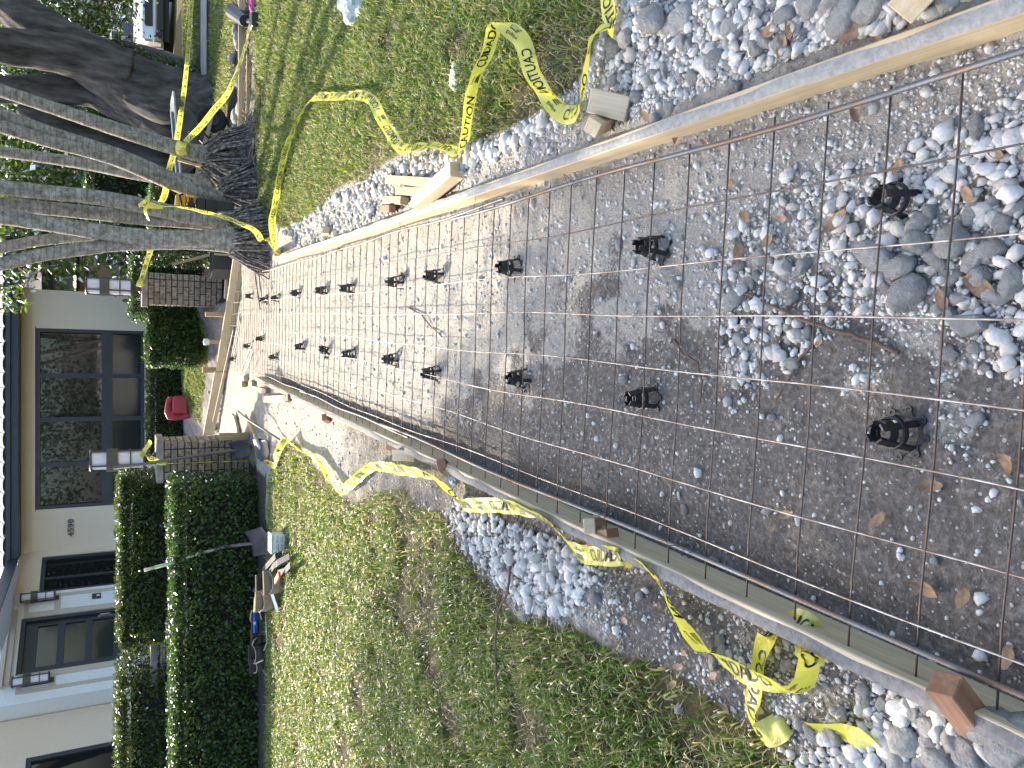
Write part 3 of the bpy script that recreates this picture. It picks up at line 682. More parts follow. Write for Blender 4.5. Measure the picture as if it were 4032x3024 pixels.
# porch floor, pale in the sun
m = MB(); abox(m, -.5, t_end + 1.5, .30, .42, .0, 2.6); m.build('porch_floor', WHITEW, house)
m = MB()
for k in range(3): abox(m, t_d0 - .3, t_d1 + .4, .62 + .12 * k, .70 + .12 * k, 1.5 + .1 * k, 1.56 + .1 * k)
# lamp builder: cylinder lantern with band, hoop and ribs
LAMPM = mat('lamp_bronze', (.09, .082, .072), (.07, .064, .056), 14, .5, .4)
SHADE = mat('frosted_glass', (.72, .69, .72), (.68, .65, .68), 3, .35)
def lantern(parent, c, h, r, half=False, nx_=0.0):
    """parts of a frosted cylinder lamp; c = centre of its foot in the parent's frame"""
    c = Vector(c); m = MB()
    m.lathe([(r * .86, h * .04), (r * .86, h * .96)], 20, c); m.build('shade', SHADE, parent, world=False, smooth=True)
    m = MB()
    m.lathe([(0, h * .955), (r * 1.02, h * .955), (r * 1.05, h * .97), (r * 1.02, h * .985), (r * .95, h), (0, h)], 20, c); m.build('cap_ring', LAMPM, parent, world=False); m = MB(); m.lathe([(0, h * .045), (r * 1.02, h * .045), (r * 1.05, h * .02), (r * 1.0, 0), (0, 0)], 20, c)
    m.build('bottom_ring', LAMPM, parent, world=False, smooth=False)
    m = MB(); m.lathe([(r * 1.04, h * .50), (r * 1.12, h * .50), (r * 1.12, h * .70), (r * 1.04, h * .70), (r * 1.04, h * .50)], 20, c); m.build('band', LAMPM, parent, world=False)
    m = MB(); m.lathe([(r * .98, h * .26), (r * 1.05, h * .26), (r * 1.05, h * .285), (r * .98, h * .285), (r * .98, h * .26)], 20, c); m.build('hoop', LAMPM, parent, world=False)
    for k in range(4):
        a = math.pi / 4 + k * math.pi / 2 + .3; q = c + Vector((math.cos(a), math.sin(a), 0)) * r
        MB().bar(q + Vector((0, 0, h * .02)), q + Vector((0, 0, h * .97)), .012, .02).build('rib', LAMPM, parent, world=False)
for xs, ys, lab in ((247, 2376, 'right'), (192, 2704, 'left')):
    t, z = az(xs / 1.62 if False else (150 if lab == 'right' else 122), ys); h = .60
    q = A(t, z - .31, .10); sc = thing('wall_lantern', 'bronze wall lantern ' + ('right of the porch door above the keypad' if lab == 'right' else 'left of the porch door'), 'wall lamp', q, 0, 'wall lanterns beside the porch door')
    lantern(sc, AN * .13 + Vector((0, 0, 0)), h, .10)
    MB().bar(Vector((0, 0, .06)) + AN * .0, AN * .09 + Vector((0, 0, .06)), .05, .05).bar(AN * .012 + Vector((0, 0, -.06)), AN * .012 + Vector((0, 0, .44)), .1, .03, AN).build('back_plate', LAMPM, sc, world=False)

# ---------------------------------------------------------------- outbuilding right of the house
shed = thing('outbuilding', 'white sided outbuilding with open timber framed doorway beside the house', 'outbuilding', (1.0, 23, .4))
def sz(xs, ys): return dp(xs, ys, 23)
def shx(ys): return sz(300, ys).x
SIDING = mat('white_siding', (.66, .66, .64), (.6, .6, .58), 10, .7)
zt = sz(238, 1080).z; zb = sz(288, 1080).z; xl = shx(1160); xr2 = shx(1030)
m = MB(); k = 0; z = zb
while z < zt + .5: m.hexa([(xl - .6, 22.98, z), (xr2 + .3, 22.98, z), (xr2 + .3, 23.05, z), (xl - .6, 23.05, z), (xl - .6, 23.0, z + .12), (xr2 + .3, 23.0, z + .12), (xr2 + .3, 23.05, z + .12), (xl - .6, 23.05, z + .12)]); z += .122
m.build('siding', SIDING, shed)
m = MB(); fbox(m, xl - .6, xr2 + .3, .3, zb - .04, 23.6, 23.7); m.build('back_wall', DKFRAME, shed)
TIMB = mat('framing_timber', (.42, .28, .15), (.32, .2, .1), 6, .8, stretch=(1, 1, 8))
m = MB(); fbox(m, xl - .6, xr2 + .3, zb - .3, zb - .15, 22.97, 23.06); fbox(m, xr2 + .1, xr2 + .2, .3, zb - .3, 22.96, 23.05); fbox(m, xl - .2, xl - .1, .3, zb - .3, 22.96, 23.05); m.build('door_frame', TIMB, shed)
m = MB(); fbox(m, xl + .0, xr2, .3, zb - .35, 23.3, 23.4); m.build('inner_wall', STUCCO, shed)
GREYR = mat('grey_shingle', (.24, .23, .21), (.15, .145, .13), 8, .9)
m = MB(); p0 = dp(75, 1125, 18.4); p1 = dp(255, 1000, 18.4); p1b = dp(262, 1245, 18.4)
rz = zt + .35
m.hexa([(xl - 1.2, 22.4, rz - .1), (xr2 + .8, 22.4, rz - .1), (xr2 + .8, 26, rz + 1.3), (xl - 1.2, 26, rz + 1.3), (xl - 1.2, 22.4, rz), (xr2 + .8, 22.4, rz), (xr2 + .8, 26, rz + 1.4), (xl - 1.2, 26, rz + 1.4)]); m.build('roof', GREYR, shed)
m = MB(); fbox(m, xl - 1.2, xr2 + .8, rz - .22, rz + .02, 22.34, 22.4); m.build('fascia', FASCIA, shed)
# neighbour's pale house seen between the palm stems
nb = thing('neighbour_house', 'pale neighbouring house wall with white corner post seen between the palm stems', 'house', (6, 24, 0))
q0 = dp(410, 780, 24); q1 = dp(520, 690, 24)
m = MB(); fbox(m, q0.x + .08, q1.x + 1.5, 0, q0.z, 24, 24.2); m.build('wall', mat('pale_green_wall', (.42, .47, .45), (.36, .41, .39), 3), nb)
m = MB(); fbox(m, q0.x - .12, q0.x + .08, 0, q0.z + .1, 23.9, 24.1); m.build('corner_post', WHITEW, nb)
m = MB(); fbox(m, q0.x - .5, q1.x + 2.2, q0.z, q0.z + .25, 23.5, 24.4); m.build('fascia', WHITEW, nb)
m = MB(); m.hexa([(q0.x - .6, 23.4, q0.z + .25), (q1.x + 2.4, 23.4, q0.z + .25), (q1.x + 2.4, 28, q0.z + 1.6), (q0.x - .6, 28, q0.z + 1.6), (q0.x - .6, 23.4, q0.z + .35), (q1.x + 2.4, 23.4, q0.z + .35), (q1.x + 2.4, 28, q0.z + 1.7), (q0.x - .6, 28, q0.z + 1.7)]); m.build('roof', GREYR, nb)

# ---------------------------------------------------------------- brick gate posts and their lamps
def brick_material():
    m, nt, out = nmat('old_chicago_brick'); vec = mapping(nt); oi = N(nt, 'ShaderNodeObjectInfo'); g = N(nt, 'ShaderNodeNewGeometry')
    n1 = noise(nt, g.outputs['Position'], 26, 6, .7); n2 = noise(nt, g.outputs['Position'], 70, 4, .7)
    col = ramp(nt, oi.outputs['Random'], [(0, (.26, .205, .155)), (.35, (.37, .30, .225)), (.7, (.31, .235, .175)), (1, (.43, .36, .28))])
    col = mixc(nt, ramp(nt, n1, [(.45, (0, 0, 0)), (.62, (.85, .85, .85))]), col, (.10, .085, .072))
    col = mixc(nt, ramp(nt, n2, [(.55, (0, 0, 0)), (.72, (.6, .6, .6))]), col, (.50, .45, .37))
    pbsdf(nt, out, col, .9, 0, n2, .6, .012, .2); return m
BRICK = brick_material(); MORTAR = mat('dark_mortar', (.075, .066, .058), (.05, .045, .04), 30, .95)
CAPST = mat('weathered_concrete_cap', (.34, .31, .26), (.16, .145, .12), 7, .9, bump=.4)
BR_L, BR_H, BR_D = .192, .064, .09
def brick_mesh(L, seed):
    bm = bmesh.new(); bmesh.ops.create_cube(bm, size=1); r = random.Random(seed)
    for v in bm.verts: v.co = Vector((v.co.x * L, v.co.y * BR_D, v.co.z * BR_H)) + Vector((r.gauss(0, .0015), r.gauss(0, .002), r.gauss(0, .0015)))
    bmesh.ops.bevel(bm, geom=list(bm.edges), offset=.005, segments=1, affect='EDGES')
    me = bpy.data.meshes.new('brick'); bm.to_mesh(me); bm.free(); me.materials.append(BRICK); return me
BRK = {L: [brick_mesh(L, s) for s in range(3)] for L in (BR_L, BR_L / 2 - .005)}
def gate_post(cx, cy, W, label, courses=13, faces=('front', 'left', 'right')):
    z0 = hz(cx, cy) - .02; t = thing('gate_post', label, 'gate post', (cx, cy, z0), -T, 'brick gate posts')
    Hh = courses * .0775; w = W / 2
    MB().box((0, 0, Hh / 2), (W - .02, W - .02, Hh)).build('mortar_core', MORTAR, t, world=False)
    for f in faces:
        Rz = {'front': 0, 'right': math.pi / 2, 'left': -math.pi / 2}[f]; Rm_ = Matrix.Rotation(Rz, 3, 'Z')
        for c in range(courses):
            # odd courses start with a half brick; front bricks run past the corner
            x = -w; L = W if f == 'front' else W - BR_D - .004
            seg = []; xx = 0; first = (c % 2 == 0)
            while xx < L - .02:
                l = BR_L if not first else BR_L / 2 - .005; first = False
                if xx + l > L + .03: l = BR_L / 2 - .005
                seg.append((xx, l)); xx += l + .0125
            if f != 'front' : off = (-w + BR_D + .004) if f == 'right' else -w
            else: off = -w
            s_ = L / (seg[-1][0] + seg[-1][1])
            for a_, l in seg:
                o = link('brick', random.choice(BRK[l]), t)
                p = Rm_ @ Vector((off + (a_ + l / 2) * s_, -w + BR_D / 2 - .006 + random.uniform(-.003, .003), c * .0775 + .04))
                o.location = p; o.rotation_euler = (0, 0, Rz + random.uniform(-.008, .008)); o.scale = (s_, 1, 1)
    cp = MB().box((0, 0, Hh + .042), (W + .07, W + .07, .078)); cp.build('cap', CAPST, t, world=False, bevel=.008)
    return t, z0 + Hh + .082
g1 = on_ground(966, 1800); W1 = .45
pl = Vector((-.92, 10.25, 0)); pr = Vector((1.40, 12.22, 0))
post_l, zl = gate_post(pl.x, pl.y, .46, 'brick gate post with shovel leaning on it, left of the walk')
post_r, zr = gate_post(pr.x, pr.y, .46, 'brick gate post with timber leaning behind it, between hedge and palms on the right')
for (q, zt_, lab) in ((pl, zl, 'frosted cylinder post lamp with shovel handle before it, on the left brick gate post'), (pr, zr, 'frosted cylinder post lamp on the right brick gate post nearest the palms')):
    l = thing('post_lamp', lab, 'post lamp', (q.x, q.y, zt_), 0, 'post lamps on the gate posts')
    MB().lathe([(0, 0), (.075, 0), (.075, .02), (.045, .04), (.045, .09), (.06, .1), (.06, .115), (0, .115)], 14).build('neck', LAMPM, l, world=False)
    lantern(l, (0, 0, .115), .60, .125)
# low brick wall with cap in the gap between the back hedges
wb = Vector((dp(600, 2590, 10.6).x, 10.6, 0)); wt = dp(593, 2590, 10.6).z
lw = thing('garden_wall', 'low dark brick wall with concrete cap in the back hedge gap', 'garden wall', (wb.x, wb.y, 0))
MB().box((0, .1, wt / 2 - .05), (.62, .18, wt - .1)).build('mortar_core', MORTAR, lw, world=False)
for c in range(int((wt - .08) / .0775)):
    for i in range(3):
        o = link('brick', random.choice(BRK[BR_L]), lw); o.location = (-.2 + i * .204 - (.05 if c % 2 else 0), .045, wt - .1 - .04 - c * .0775)
MB().box((0, .1, wt - .04), (.70, .30, .08)).build('cap', CAPST, lw, world=False, bevel=.008)
# ================================================================= THE WALK: forms, steel, chairs, stakes, tape
PINE = woodmat('pine_pale', (.58, .46, .29), (.42, .315, .18))
PINE_G = woodmat('pine_weathered', (.64, .52, .34), (.46, .36, .22))
TREATED = woodmat('treated_tan', (.46, .34, .18), (.30, .21, .11))
REDW = woodmat('redwood', (.34, .175, .095), (.20, .095, .05))
DUST = mat('limerock_dust', (.36, .345, .31), (.26, .25, .225), 60, .95, bump=.7, bscale=160, bdist=.006)
DUST_D = mat('grey_dirt_dust', (.24, .225, .205), (.165, .152, .138), 60, .95, bump=.7, bscale=160, bdist=.006)
def board(name, a, b, w, h, m, label, group=None, warp=.004, seg=24, cat='form board'):
    """a long board lying on edge, gently warped; a, b: bottom centre ends"""
    a = Vector(a); b = Vector(b); d = (b - a).normalized(); s = Vector((d.y, -d.x, 0)); V = []; mb = MB(); L = (b - a).length
    for i in range(seg + 1):
        t = i / seg; c = a.lerp(b, t) + s * (math.sin(t * 7 + a.x) * warp + math.sin(t * 17) * warp * .4) + Vector((0, 0, math.sin(t * 9 + 1) * warp * .5))
        V += [c - s * w / 2, c + s * w / 2, c + s * w / 2 + Vector((0, 0, h - .003)), c + s * (w / 2 - .003) + Vector((0, 0, h)), c - s * (w / 2 - .003) + Vector((0, 0, h)), c - s * w / 2 + Vector((0, 0, h - .003))]
    Fs = [(i * 6 + k, i * 6 + (k + 1) % 6, i * 6 + 6 + (k + 1) % 6, i * 6 + 6 + k) for i in range(seg) for k in range(6)] + [(5, 4, 3, 2, 1, 0), tuple(seg * 6 + k for k in range(6))]
    mb.add(V, Fs); o = mb.build(name, m); grain(o, a, b); set_props(o, label, cat, group); return o
def dust_strip(parent, a, b, w, z, m, seed):
    """grit lying along the middle of a board's top"""
    a = Vector(a); b = Vector(b); d = (b - a).normalized(); s = Vector((d.y, -d.x, 0)); L = (b - a).length; n = int(L / .02); V = []
    for i in range(n + 1):
        t = i / n; c = a.lerp(b, t) + Vector((0, 0, z)); x = t * L
        lo = -w * (.36 + .22 * float(vnoise(x, 0, 9, seed))) * (1 if .02 < t < .98 else .2); hi = w * (.20 + .34 * float(vnoise(x, 5, 7, seed + 3)))
        lo = max(lo, -w / 2 + .001); hi = min(hi, w / 2 - .001)
        for k in range(5):
            u = lo + (hi - lo) * k / 4; e = [0, .7, 1, .7, 0][k]
            V.append(c + s * u + Vector((0, 0, .0008 + e * (.0015 + .004 * float(vnoise(x * 30, u * 900, 1, seed))))))
    Fs = [(i * 5 + k, i * 5 + k + 1, i * 5 + 6 + k, i * 5 + 5 + k) for i in range(n) for k in range(4)]
    MB().add(V, Fs).build('dust', m, parent, smooth=True, kind='stuff')
bh = .125
fr_a, fr_b = PF(WR + BT / 2, .15, BOARD_TOP - bh), PF(WR + BT / 2, END_R, BOARD_TOP - bh)
fo = board('form_board', fr_a, fr_b, BT, bh, PINE, 'long pale pine form board along the right side of the walk', 'form boards of the walk')
dust_strip(fo, PF(WR + BT / 2, .15, 0), PF(WR + BT / 2, 5.2, 0), BT, BOARD_TOP + .001, DUST, 3)
fl_a, fl_b = PF(WL - BT / 2, .15, BOARD_TOP - bh), PF(WL - BT / 2, END_L, BOARD_TOP - bh)
fo = board('form_board', fl_a, fl_b, BT, bh, PINE_G, 'long weathered form board along the left side of the walk, grey dirt on top', 'form boards of the walk')
dust_strip(fo, PF(WL - BT / 2, .15, 0), PF(WL - BT / 2, 8.2, 0), BT, BOARD_TOP + .001, DUST_D, 8)
za_, zb_ = hz(1.75, 10.2), hz(-.7, 13.2)
board('form_board', (CF_A.x, CF_A.y, .0), (.21, 12.07, .02), .038, .155, PINE_G, 'grey form board crossing the far end of the walk before the right gate post', 'form boards of the walk')
board('form_board', (.19, 12.10, .02), (CF_B.x, CF_B.y, .06), .038, .17, PINE_G, 'dark worn form board at the far end of the walk below the red fuel can', 'form boards of the walk')
f1, f2 = gD(534, 312), gD(536, 70)
board('form_board', (f1.x, f1.y, f1.z - .02), (f2.x + .5, f2.y, f2.z - .02), .038, .13, PINE, 'pale form board lying along the dirt strip behind the right lawn')
f1, f2 = gD(541, 305), gD(544, 120)
board('form_board', (f1.x, f1.y, f1.z - .05), (f2.x, f2.y, f2.z - .05), .04, .11, TREATED, 'brown form board in front of the pale one behind the right lawn')

# welded wire mesh: every wire a part
WIRE = mat('rusty_wire', (.16, .105, .07), (.085, .07, .06), 30, .55, .6, c3=(.11, .085, .07), stretch=(1, 1, 1))
WIRE2 = mat('bright_wire', (.42, .39, .36), (.22, .165, .125), 14, .45, .7, lo=.4, hi=.6)
ZW = .075
mesh_t = thing('wire_mesh', 'sheet of rusty welded wire mesh spread over the whole walk on black chairs', 'wire mesh', PF(0, 0, ZW))
LONG = [(.351, .2, 11.0), (.2025, .2, 11.4), (.0575, .2, 11.9), (-.1025, .2, 12.2), (-.251, .2, 12.3), (-.409, .2, 12.3), (-.558, .2, 9.2)]
for k, (x, y0, y1) in enumerate(LONG):
    pts = []
    n = 60
    for i in range(n + 1):
        y = y0 + (y1 - y0) * i / n; w = .006 * math.sin(y * 1.9 + k * 1.3) + .004 * math.sin(y * 4.7 + k)
        if k == 6: w += .02 * math.sin(y * 1.1) * .6
        pts.append(PF(x + w, y, ZW + .003 + .006 * math.sin(y * 2.3 + k * 2)))
    MB().tube(pts, .0023, 5).build('wire', WIRE2 if k in (1, 2, 3, 4, 5, 6) else WIRE, mesh_t, smooth=True)
cw_ = None; yy = .739 - .1524 * 3
while yy < 12.2:
    xl_ = WL + .004 if yy < 8.8 else max(-.72, -.66 - (yy - 8.8) * .05); xr_ = .53 if yy < 7.6 else min(.53 + (yy - 7.6) * .32, 1.5)
    d_ = cross_side(*(PF(xr_, yy, 0)[:2]))
    while cross_side(*(PF(xr_, yy, 0)[:2])) < .12 and xr_ > -.6: xr_ -= .02
    if xr_ - xl_ < .2: break
    L = xr_ - xl_; pts = [Vector((-L / 2 + L * i / 8, .002 * math.sin(i * 1.7), .0025 * math.sin(i * 1.3))) for i in range(9)]
    o = MB().tube(pts, .0023, 5).build('wire', WIRE, mesh_t, world=False, smooth=True) if cw_ is None or yy > 7.4 else link('wire', cw_, mesh_t)
    if cw_ is None: cw_ = o.data
    o.location = PF((xl_ + xr_) / 2 + random.uniform(-.006, .006), yy, ZW + random.uniform(-.002, .002)) - mesh_t.location; o.rotation_euler = (random.uniform(-.2, .2), random.uniform(-.004, .004), -T + random.uniform(-.006, .006))
    yy += .1524 + random.uniform(-.002, .002)

# reinforcing bars with ribs
def rebar_mat(name, rusty):
    m, nt, out = nmat(name); g = N(nt, 'ShaderNodeNewGeometry'); n = noise(nt, g.outputs['Position'], 5.5, 3)
    c = ramp(nt, n, [(.45, (.12, .125, .135)), (.62 if rusty else .68, (.17, .10, .06))]); pbsdf(nt, out, c, .5, .55, noise(nt, g.outputs['Position'], 200, 3), .2, .002); return m
REBAR = rebar_mat('rebar_steel', True)
def rebar(pts, r, label, group='reinforcing bars along the forms', ribs=True):
    pts = [Vector(p) for p in pts]; P = []; rad = []
    for a, b in zip(pts[:-1], pts[1:]):
        L = (b - a).length; near = min(a.y, b.y) < 5 and ribs; n = max(2, int(L / (.0065 if near else .12)))
        for i in range(n):
            P.append(a.lerp(b, i / n)); rad.append(r * (1.1 if (near and i % 2) else .93 if near else 1))
    P.append(pts[-1]); rad.append(r)
    mb = MB().tube(P, rad, 8); return solo(mb, 'rebar', REBAR, label, 'rebar', group, smooth=True)
def bow(x0, y0, x1, y1, z, k=0, n=14, amp=.006):
    return [PF(x0 + (x1 - x0) * i / n + amp * math.sin(i * .9 + k), y0 + (y1 - y0) * i / n, z + .004 * math.sin(i * .7 + k)) for i in range(n + 1)]
rebar(bow(.512, .15, .503, 3.3, ZW + .012, 0), .0068, 'near rusty ribbed rebar lying along the right form board, closest to the camera')
rebar(bow(.520, 2.75, .512, 5.6, ZW + .014, 2), .0062, 'grey rebar continuing along the right form board, lapped at both ends')
rebar(bow(.506, 5.0, .515, 8.6, ZW + .012, 1), .006, 'far grey rebar along the right form board, ending near the palms')
rebar(bow(-.595, .15, -.600, 4.3, ZW + .012, 3), .0066, 'near steel rebar lying along the left form board, closest to the camera')
rebar(bow(-.604, 3.8, -.602, 6.5, ZW + .015, 4), .0062, 'rusty middle rebar lapped along the left form board')
rebar(bow(-.598, 6.0, -.604, 8.7, ZW + .013, 5), .006, 'far pale rebar along the left form board where the shadow is deepest')
def rb2(a, b, z, label, r=.0065): p = gp(*a, z); q = gp(*b, z); return rebar([p, q], r, label, 'loose reinforcing bars at the far end', False)
rb2((922, 1285), (838, 1660), .16, 'long bar lying along the far cross form board'); rb2((946, 1235), (913, 1405), .12, 'pale loose bar lying beside the far cross form board, outer of two'); rb2((950, 1245), (922, 1400), .11, 'pale loose bar beside the far cross form, inner of two')
rb2((998, 1340), (938, 1490), .09, 'pale loose bar lying askew at the far end, left one of two'); rb2((995, 1395), (962, 1478), .09, 'short loose bar lying askew at the far end, right one of two')
rb2((998, 1035), (1024, 1218), .11, 'dark bar slanting across the mesh by the palm roots, longer one'); rb2((1013, 1035), (1030, 1168), .11, 'dark bar slanting across the mesh by the palm roots, shorter one')
# tie wires
TIEM = mat('tie_wire_black', (.04, .038, .036), None, 5, .5, .5)
def tie(x, y, zz, seed):
    r = random.Random(seed); p = PF(x, y, zz); P = []
    for i in range(15):
        a = i * .9; P.append(p + PX * (.012 * math.cos(a)) + Vector((0, 0, .012 * math.sin(a))) + PY * (.004 * i - .02))
    P += [p + PX * r.uniform(-.05, .05) + PY * r.uniform(.01, .06) + Vector((0, 0, .03)), p + PX * r.uniform(-.07, .07) + PY * r.uniform(-.02, .08) + Vector((0, 0, .035))]
    solo(MB().tube(P, .0011, 4), 'tie_wire', TIEM, 'thin black twist of tie wire around rebar beside the form board', 'tie wire', 'twists of tie wire on the bars')
for i, (x, y) in enumerate([(.505, 2.2), (.515, 2.95), (.515, 3.9), (.512, 4.4), (.512, 5.3), (-.598, 1.55), (-.60, 2.6), (-.6, 3.9), (-.603, 4.6), (-.6, 6.2), (-.59, 1.95)]): tie(x, y, ZW + .012, i)

# plastic mesh chairs
PLAS = mat('black_plastic', (.011, .012, .014), (.006, .007, .009), 20, .45, bump=.1)
def chair_parts(t):
    ring = MB(); n = 48; V = []; Fs = []
    for z in (0, .003):
        for k in range(n):
            a = 2 * math.pi * k / n; r = .050 + .006 * math.cos(8 * a); V.append((r * math.cos(a), r * math.sin(a), z))
        for k in range(n):
            a = 2 * math.pi * k / n; V.append((.037 * math.cos(a), .037 * math.sin(a), z))
    for k in range(n):
        j = (k + 1) % n; Fs += [(2 * n + k, 2 * n + j, 3 * n + j, 3 * n + k), (k, n + k, n + j, j), (k, j, 2 * n + j, 2 * n + k), (n + j, n + k, 3 * n + k, 3 * n + j)]
    ring.add(V, Fs)
    ring.build('base_ring', PLAS, t, world=False)
    e0 = None
    for k in range(8):                              # the round eyelets on the rim
        a = 2 * math.pi * k / 8; c = Vector((math.cos(a), math.sin(a), 0)) * .0535
        if e0 is None: e0 = MB().lathe([(.0045, 0), (.0095, 0), (.0095, .004), (.0045, .004), (.0045, 0)], 12).build('eyelet', PLAS, t, world=False); e0.location = c
        else: link('eyelet', e0.data, t).location = c
    for k in range(4):
        a = math.pi / 4 + k * math.pi / 2; d = Vector((math.cos(a), math.sin(a), 0)); MB().bar(d * .042, d * .024 + Vector((0, 0, .078)), .015, .005, d).build('leg', PLAS, t, world=False)
    MB().lathe([(.032, .038), (.0375, .036), (.037, .049), (.032, .050), (.032, .038)], 20).build('collar', PLAS, t, world=False)
    MB().lathe([(.025, .06), (.029, .058), (.0275, .084), (.0235, .084), (.025, .06)], 16).build('neck', PLAS, t, world=False)
    for k in range(4):
        a = k * math.pi / 2 + math.pi / 4; d = Vector((math.cos(a), math.sin(a), 0)); MB().bar(d * .025 + Vector((0, 0, .076)), d * .021 + Vector((0, 0, .101)), .017, .005, d).build('prong', PLAS, t, world=False)
CH = [(3561, 790), (2600, 978), (2036, 1057), (1741, 1090), (1579, 1112), (1392, 1136), (1286, 1145), (1181, 1155), (1099, 1175), (1051, 1181), (996, 1166),
      (3561, 1705), (2561, 1567), (2069, 1491), (1723, 1470), (1563, 1416), (1392, 1394), (1295, 1389), (1196, 1365), (1090, 1407), (1042, 1334), (988, 1363), (928, 1413)]
lab = {0: 'black plastic mesh chair half sunk among big white rocks, right row nearest the camera', 11: 'black plastic mesh chair on bare brown sand, left row nearest the camera', 1: 'black plastic mesh chair, second from the camera in the right row on pale grit', 12: 'black plastic mesh chair, second from the camera in the left row on grey sand',
       2: 'black plastic mesh chair, third from the camera in the right row, at the shade edge', 13: 'black plastic mesh chair, third from the camera in the left row on grey dirt', 14: 'black plastic mesh chair in the left row just inside the shade before the sunlit part', 3: 'black plastic mesh chair in the right row where the big shade begins',
       4: 'first fully sunlit black plastic mesh chair of the right row', 15: 'first fully sunlit black plastic mesh chair of the left row', 16: 'sunlit black mesh chair with a long dark shadow, second in the left row', 5: 'second sunlit black mesh chair of the right row',
       6: 'third sunlit black mesh chair of the right row', 17: 'tilted sunlit black mesh chair, third in the left row', 18: 'fourth sunlit black mesh chair of the left row', 7: 'fourth sunlit black mesh chair of the right row', 8: 'small far black mesh chair in the right row, first before the slanting dark bars',
       9: 'small far black mesh chair in the right row under the slanting dark bars', 10: 'farthest black mesh chair of the right row near the cross form', 19: 'small far black mesh chair beside the end of the left form board', 20: 'far black mesh chair between the two loose pale bars', 21: 'far black mesh chair under the askew loose bars',
       22: 'farthest black mesh chair beside the cross form at the far left'}
c0 = thing('mesh_chair', lab[0], 'mesh chair', (0, 0, 0), 0, 'plastic chairs holding up the mesh'); chair_parts(c0)
for i, (x, y) in enumerate(CH):
    p = on_ground(x, y); rot = (random.uniform(-.05, .05), random.uniform(-.05, .05), random.uniform(0, 1.6))
    if i == 17: rot = (.45, .3, .4)
    s = max(.7, min(1.05, (ZW + .016 - p.z) / .101)) if i not in (17,) else .9
    o = c0 if i == 0 else dup(c0, (0, 0, 0), None, lab[i])
    o.location = p; o.rotation_euler = rot; o.scale = (.95, .95, s)

# stakes and wood offcuts ------------------------------------------------------------------------------------
def stake(a, b, w, h, m, label, group='wooden stakes and offcuts', up=(0, 0, 1), point=0, name='wooden_stake', cat='stake'):
    mb = MB().bar(a, b, w, h, up, point); o = mb.build(name, m, bevel=.0025); grain(o, a, b); return set_props(o, label, cat, group)
def S(xs, ys, up=0.0): return on_ground(xs, ys, up)
# right form board, group in the sun
stake(S(1530, 707, .03), S(1728, 722, .03), .05, .045, TREATED, 'long tan stake lying by the right form board, outermost of the sunlit group', point=.0)
stake(S(1572, 751, .03), S(1690, 756, .03), .045, .045, TREATED, 'shorter tan stake lying beside the outermost one by the right form board')
stake(S(1524, 788, .03), S(1592, 790, .03), .045, .045, TREATED, 'short stub of stake lying parallel to the right form board, farthest of the sunlit group')
stake(S(1508, 822, .01), S(1545, 822, .06), .04, .04, REDW, 'reddish stake stub sticking out beside the right form board, next to the short tan stub')
a = gp(1648, 797, .125); b = gp(1800, 668, .10); stake(a, b, .07, .07, PINE_G, 'thick squared timber offcut lying askew across the right form board', up=(0, 0, 1))
stake(S(1262, 920, .0) + Vector((0, 0, -.05)), gp(1283, 905, .12), .05, .05, PINE, 'small tan stake stub standing in gravel outside the right form board, alone')
# right, at the shade edge
stake(gp(2330, 395, .135), S(2480, 432, .0), .075, .05, PINE_G, 'wider grey stake leaning against the right form board beside the yellow tape')
stake(gp(2332, 500, .15), S(2400, 470, .0), .05, .05, PINE, 'paler short stake beside the wider grey one at the right form board')
stake(gp(3590, 2, .16), S(3640, -60, .0), .06, .06, PINE, 'stake behind the near end of the right form board')
# at the far right end, holding tape
stake(S(1105, 985, -.05), gp(1090, 998, .20), .045, .045, TREATED, 'short stake with yellow tape tied round it, ending the right form board')
stake(S(1000, 552, .02), S(990, 590, .02), .09, .02, PINE, 'flat little wood offcut lying on the right lawn near the palm roots')
# left side
stake(gp(3715, 2690, .14), S(3850, 2868, .0), .055, .05, REDW, 'big redwood stake leaning outside the near end of the left form board')
stake(gp(2320, 2072, .11), S(2375, 2050, .02), .05, .04, PINE_G, 'pale topped stake stub leaning at the left form board beside the red one')
stake(gp(2328, 2120, .07), S(2415, 2110, .03), .05, .05, REDW, 'wet red brown stake stub lying by the left form board under the tape')
stake(gp(1737, 1825, .12), S(1765, 1855, .0), .05, .045, REDW, 'red brown stake stub standing outside the left form board next to painted rock')
stake(gp(1555, 1790, .13), S(1640, 1795, .0), .06, .05, PINE_G, 'grey block stake standing outside the left form board beside the tape, nearer of two')
stake(gp(1530, 1753, .09), S(1580, 1765, .0), .045, .045, REDW, 'reddish stake stub behind the grey block stake outside the left form board')
stake(gp(1278, 1642, .11), S(1300, 1655, .0), .05, .045, REDW, 'reddish stub of stake outside the left form board near the grass edge, alone')
stake(S(1042, 1572, .03), S(1132, 1570, .03), .07, .05, TREATED, 'longest tan stake lying on gravel outside the far end of the left form board')
stake(S(1120, 1570, .07), S(1142, 1568, .05), .05, .04, REDW, 'orange cut block at the end of the longest lying stake, far left')
stake(S(1004, 1528, .02), S(1054, 1540, .02), .05, .045, TREATED, 'shorter tan stake lying behind the longest one at the far left')
stake(S(940, 1512, .03), S(962, 1512, .03), .08, .06, TREATED, 'wood block lying at the far end of the left form board, outer one')
stake(S(950, 1497, .03), S(968, 1490, .03), .07, .06, PINE, 'wood block lying at the far end of the left form board, inner one')
stake(S(985, 1508, .02), S(1000, 1512, .02), .05, .05, TREATED, 'small wood block by the far end of the left form board')
